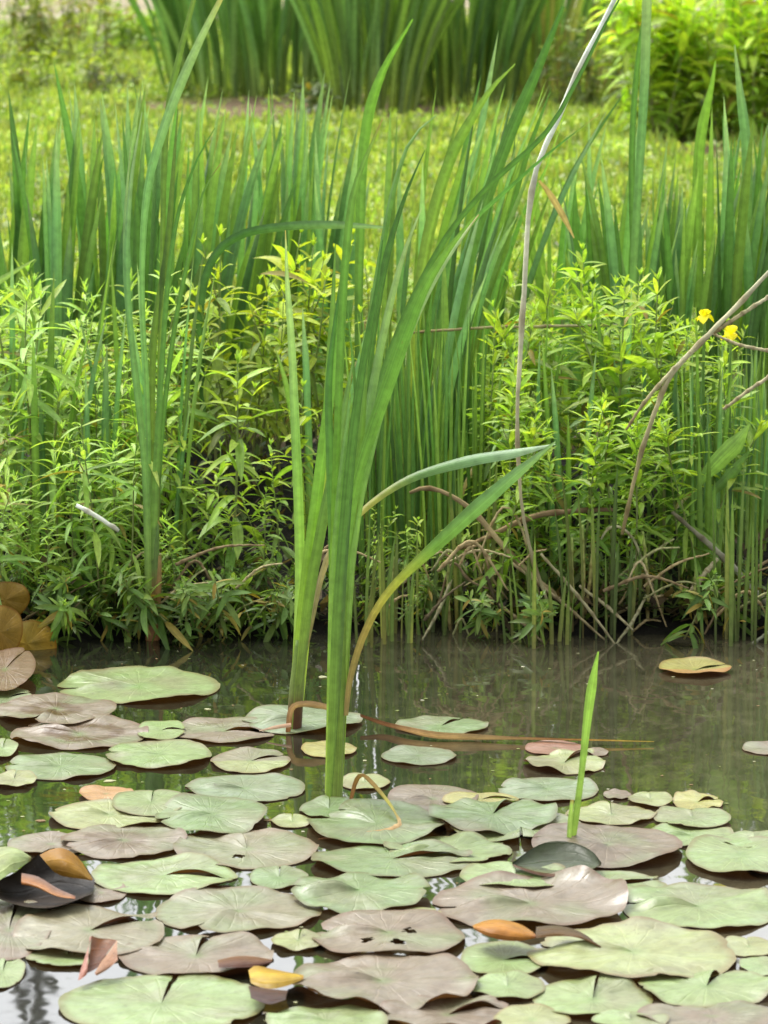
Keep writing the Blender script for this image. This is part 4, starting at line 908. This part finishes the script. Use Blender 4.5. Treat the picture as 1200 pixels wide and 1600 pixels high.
o0 = G(75, 1400)
sheet_thing('dark curled lily pad with shadow painted inside, ochre underside and rolled orange edge', [
    ('leaf', [P(-15,1378,6.33), P(20,1365,6.36), P(60,1335,6.42), P(90,1325,6.45), P(125,1345,6.44), P(148,1374,6.40)], [P(-15,1400,6.24), P(20,1412,6.22), P(50,1418,6.19), P(80,1418,6.19), P(110,1410,6.21), P(140,1398,6.24)], (.02,.014,.008), (.045,.030,.018), (.012,.009,.006), (0,.05,-.03)),  # brown-black leaf colour paints the shadow inside the curl
    ('curled_underside', [P(62,1336,6.40), P(80,1327,6.40), P(100,1326,6.40), P(122,1340,6.40), P(146,1374,6.38)], [P(84,1362,6.36), P(95,1368,6.35), P(108,1371,6.34), P(125,1373,6.34), P(144,1376,6.35)], (.34,.17,.02), (.30,.16,.025), (.36,.20,.03), (0,-.02,.006)),
    ('green_lobe', [P(-15,1325,6.40), P(15,1323,6.41), P(35,1330,6.40), P(50,1342,6.38)], [P(-15,1384,6.27), P(0,1375,6.29), P(20,1362,6.32), P(48,1345,6.37)], (.32,.38,.18), (.28,.36,.14), None, (0,0,.01)),
    ('rolled_edge', [P(34,1364,6.30), P(60,1370,6.29), P(90,1388,6.26), P(118,1400,6.23)], [P(34,1382,6.27), P(60,1388,6.26), P(90,1400,6.24), P(118,1404,6.22)], (.20,.12,.09), (.36,.13,.03), (.42,.18,.05), (0,-.02,.0)),
], origin=o0)
o0 = G(150, 1518)
sheet_thing('small reddish folded lily leaf standing like an open book', [
    ('left_flap', [P(144,1462,5.86), P(136,1485,5.82), P(126,1515,5.77), P(122,1532,5.74)], [P(140,1463,5.86), P(138,1490,5.79), P(137,1510,5.76), P(136,1522,5.75)], (.50,.25,.20), (.42,.20,.15), None, (0,-.01,0)),
    ('inner_leaf', [P(143,1462,5.86), P(155,1466,5.87), P(170,1467,5.87), P(183,1469,5.86)], [P(136,1520,5.75), P(140,1519,5.76), P(146,1516,5.77), P(152,1512,5.78)], (.22,.09,.03), (.12,.05,.03), (.17,.07,.03), (0,.02,0)),
    ('right_flap', [P(183,1469,5.86), P(170,1488,5.82), P(158,1503,5.79), P(148,1520,5.76)], [P(184,1500,5.79), P(176,1508,5.78), P(166,1516,5.77), P(152,1524,5.76)], (.42,.24,.14), (.34,.18,.11), None, (0,-.01,0))], origin=o0)
o0 = G(870, 1362)
sheet_thing('folded dark grey green lily pad behind the big mauve one', [
    ('leaf', [P(800,1348,6.36), P(838,1322,6.43), P(868,1314,6.45), P(900,1318,6.44), P(925,1330,6.41), P(940,1348,6.36)], [P(803,1350,6.35), P(835,1361,6.32), P(868,1366,6.31), P(900,1364,6.31), P(925,1358,6.33), P(938,1350,6.35)], (.03,.04,.015), (.13,.14,.06), (.07,.09,.05), (0,.012,-.012)),
    ('brown_lip', [P(800,1350,6.35), P(835,1361,6.315), P(862,1365,6.31), P(884,1365,6.31)], [P(804,1355,6.34), P(835,1366,6.31), P(862,1370,6.30), P(884,1367,6.30)], (.14,.07,.03), (.09,.04,.02), None, (0,0,0))], origin=o0)
o0 = G(780, 1470)
sheet_thing('glossy ochre curled leaf under the big crumpled mauve pad', [
    ('leaf', [P(738,1446,5.98), P(760,1438,6.0), P(785,1437,6.0), P(815,1445,5.99), P(838,1460,5.97)], [P(740,1452,5.96), P(760,1462,5.93), P(785,1469,5.92), P(812,1470,5.92), P(836,1466,5.94)], (.42,.20,.03), (.26,.10,.02), (.44,.20,.03), (0,-.02,.008)),
    ('dark_fold', [P(838,1448,5.99), P(870,1446,6.0), P(905,1455,5.99), P(940,1478,5.94)], [P(836,1466,5.94), P(870,1463,5.95), P(905,1466,5.94), P(938,1481,5.93)], (.08,.05,.015), (.13,.07,.02), None, (0,-.01,.004))], origin=o0)
o0 = G(430, 1535)
sheet_thing('yellow ochre curled leaf above the big heart shaped pad', [
    ('leaf', [P(388,1516,5.78), P(400,1509,5.8), P(425,1514,5.8), P(450,1519,5.79), P(475,1524,5.78)], [P(392,1536,5.72), P(405,1542,5.71), P(425,1545,5.70), P(450,1540,5.71), P(474,1530,5.74)], (.40,.24,.03), (.34,.22,.025), (.50,.34,.03), (0,-.012,.008)),
    ('dark_base', [P(388,1540,5.70), P(420,1545,5.70), P(450,1548,5.69)], [P(392,1560,5.64), P(420,1569,5.62), P(446,1562,5.63)], (.09,.035,.02), (.05,.02,.015), None, (0,0,.004))], origin=o0)
o0 = G(400, 1505)
sheet_thing('brown upturned rim of leaf beside the mauve tan pad', [
    ('leaf', [P(340,1500,5.85), P(370,1494,5.87), P(400,1495,5.87), P(426,1500,5.86)], [P(342,1512,5.81), P(370,1512,5.81), P(400,1510,5.82), P(424,1504,5.84)], (.20,.09,.03), (.08,.03,.02), None, (0,-.008,.004))], origin=o0)

# floating dead strap
o0 = G(640, 1142)
root = empty('floating_dead_leaf', o0, 'long tan dead cattail leaf floating flat across the open water', 'dead leaf')
pts = [G(x, y, z) - o0 for x, y, z in ((563, 1118, .02), (600, 1131, .012), (640, 1141, .012), (680, 1149, .010), (740, 1152, .008), (860, 1155, .008), (950, 1157, .008), (1022, 1159, .006))]
m = MB(); ribbon(m, pts, [px_w(q, 7.1) for q in (6, 12, 17, 17, 9, 6, 6, 3)], [(0, (.16, .07, .04)), (.12, (.26, .12, .07)), (.25, (.60, .36, .22)), (.45, (.42, .28, .2)), (.7, (.30, .16, .10)), (.8, (.46, .26, .1)), (1, (.5, .38, .1))], 40, twist=(.5, 1.0), crease=.1); m.obj('blade', M_DRY, root)
# thin stalk at the bottom
o0 = G(828, 1575)
root = empty('thin_stalk', o0, 'thin brown stalk arching over the bottom pale yellow pad', 'stalk')
m = MB(); tube(m, [P(812,1562,5.62)-o0, P(825,1570,5.6)-o0, P(838,1588,5.56)-o0, P(845,1612,5.5)-o0], [px_w(3, 5.6)]*2, [(0, (.3, .2, .1)), (1, (.22, .14, .08))], 10, 6); m.obj('stalk', M_STALK, root)

def specks():
    r = random.Random(9); mb = MB()
    for i in range(380):
        p = G(r.uniform(-30, 1230), r.uniform(1000, 1600)); L = r.uniform(.0012, .0045) * (3 if r.random() < .05 else 1); a = r.random() * 6.28
        if noise.noise(Vector((p.x * 3, p.y * 3, 2))) < -.1 + r.random() * .2 - .1: continue
        c = r.choice([(.42, .42, .25), (.20, .24, .08), (.30, .20, .10), (.5, .48, .36)]); n = 5
        mb.add([(p.x + L * math.cos(a + q * 1.257) * r.uniform(.6, 1.3), p.y + L * math.sin(a + q * 1.257) * r.uniform(.5, 1.2), .0012) for q in range(n)], [tuple(range(n))], [c] * n, [(0, 0, i * .1)] * n)
    tag(mb.obj('floating_specks', M_DRY, smooth=False), 'tiny pollen and plant scraps floating on the pond', 'floating scraps', kind='stuff')
specks()

def pole(label, px, Y, h, arm):
    x = (px - 600) / F * Y; root = empty('utility_pole', (x, Y, height(x, Y)), label, 'utility pole')
    m = MB(); tube(m, [Vector((0, 0, 0)), Vector((.02, 0, h * .5)), Vector((0, 0, h))], [.16, .11], [(0, (.06, .05, .04)), (1, (.05, .045, .04))], 8, 10); m.obj('pole', M_CANE, root)
    if arm:
        m = MB(); tube(m, [Vector((-.9, 0, h - .5)), Vector((.9, 0, h - .5))], .10, [(0, (.05, .045, .04)), (1, (.05, .045, .04))], 4, 6); m.obj('crossarm', M_CANE, root)
pole('tall dark pole with crossarm, seen only mirrored in the lower left water', 48, 62, 17.6, True)
pole('plain dark pole, seen only mirrored beside the armed one', 18, 60, 16.2, False)

# ------------------------------------------------------------------ light
SUN_EL, SUN_AZ = R(58), R(-35)      # azimuth measured from +Y towards +X
w = bpy.data.worlds.new('World'); S.world = w; w.use_nodes = True; nt = w.node_tree; nt.nodes.clear()
sk = nt.nodes.new('ShaderNodeTexSky'); sk.sky_type = 'NISHITA'; sk.sun_disc = False; sk.sun_elevation = SUN_EL; sk.sun_rotation = SUN_AZ
sk.dust_density = 4.0; sk.air_density = 1.0; sk.ozone_density = 1.0
hs = nt.nodes.new('ShaderNodeHueSaturation'); hs.inputs['Saturation'].default_value = .18; hs.inputs['Value'].default_value = 2.7; nt.links.new(sk.outputs[0], hs.inputs['Color'])
bg = nt.nodes.new('ShaderNodeBackground'); bg.inputs[1].default_value = .15
nt.links.new(mixc(nt, 1.0, hs.outputs[0], (1.0, 1.0, .99), 'MULTIPLY'), bg.inputs[0]); ow = nt.nodes.new('ShaderNodeOutputWorld'); nt.links.new(bg.outputs[0], ow.inputs[0])
sl = bpy.data.lights.new('sun', 'SUN'); sl.energy = 1.9; sl.angle = R(14); sl.color = (1, .96, .88)
so = bpy.data.objects.new('sun', sl); COL.objects.link(so)
dirv = Vector((math.sin(SUN_AZ) * math.cos(SUN_EL), math.cos(SUN_AZ) * math.cos(SUN_EL), math.sin(SUN_EL)))
so.rotation_euler = dirv.to_track_quat('Z', 'Y').to_euler(); so.location = (0, 0, 10)
S.view_settings.view_transform = 'Standard'; S.view_settings.look = 'None'; S.view_settings.exposure = 0; S.view_settings.gamma = 1
S.render.engine = 'CYCLES'
S.cycles.max_bounces = 6; S.cycles.use_denoising = True
S.render.resolution_x = 768; S.render.resolution_y = 1024
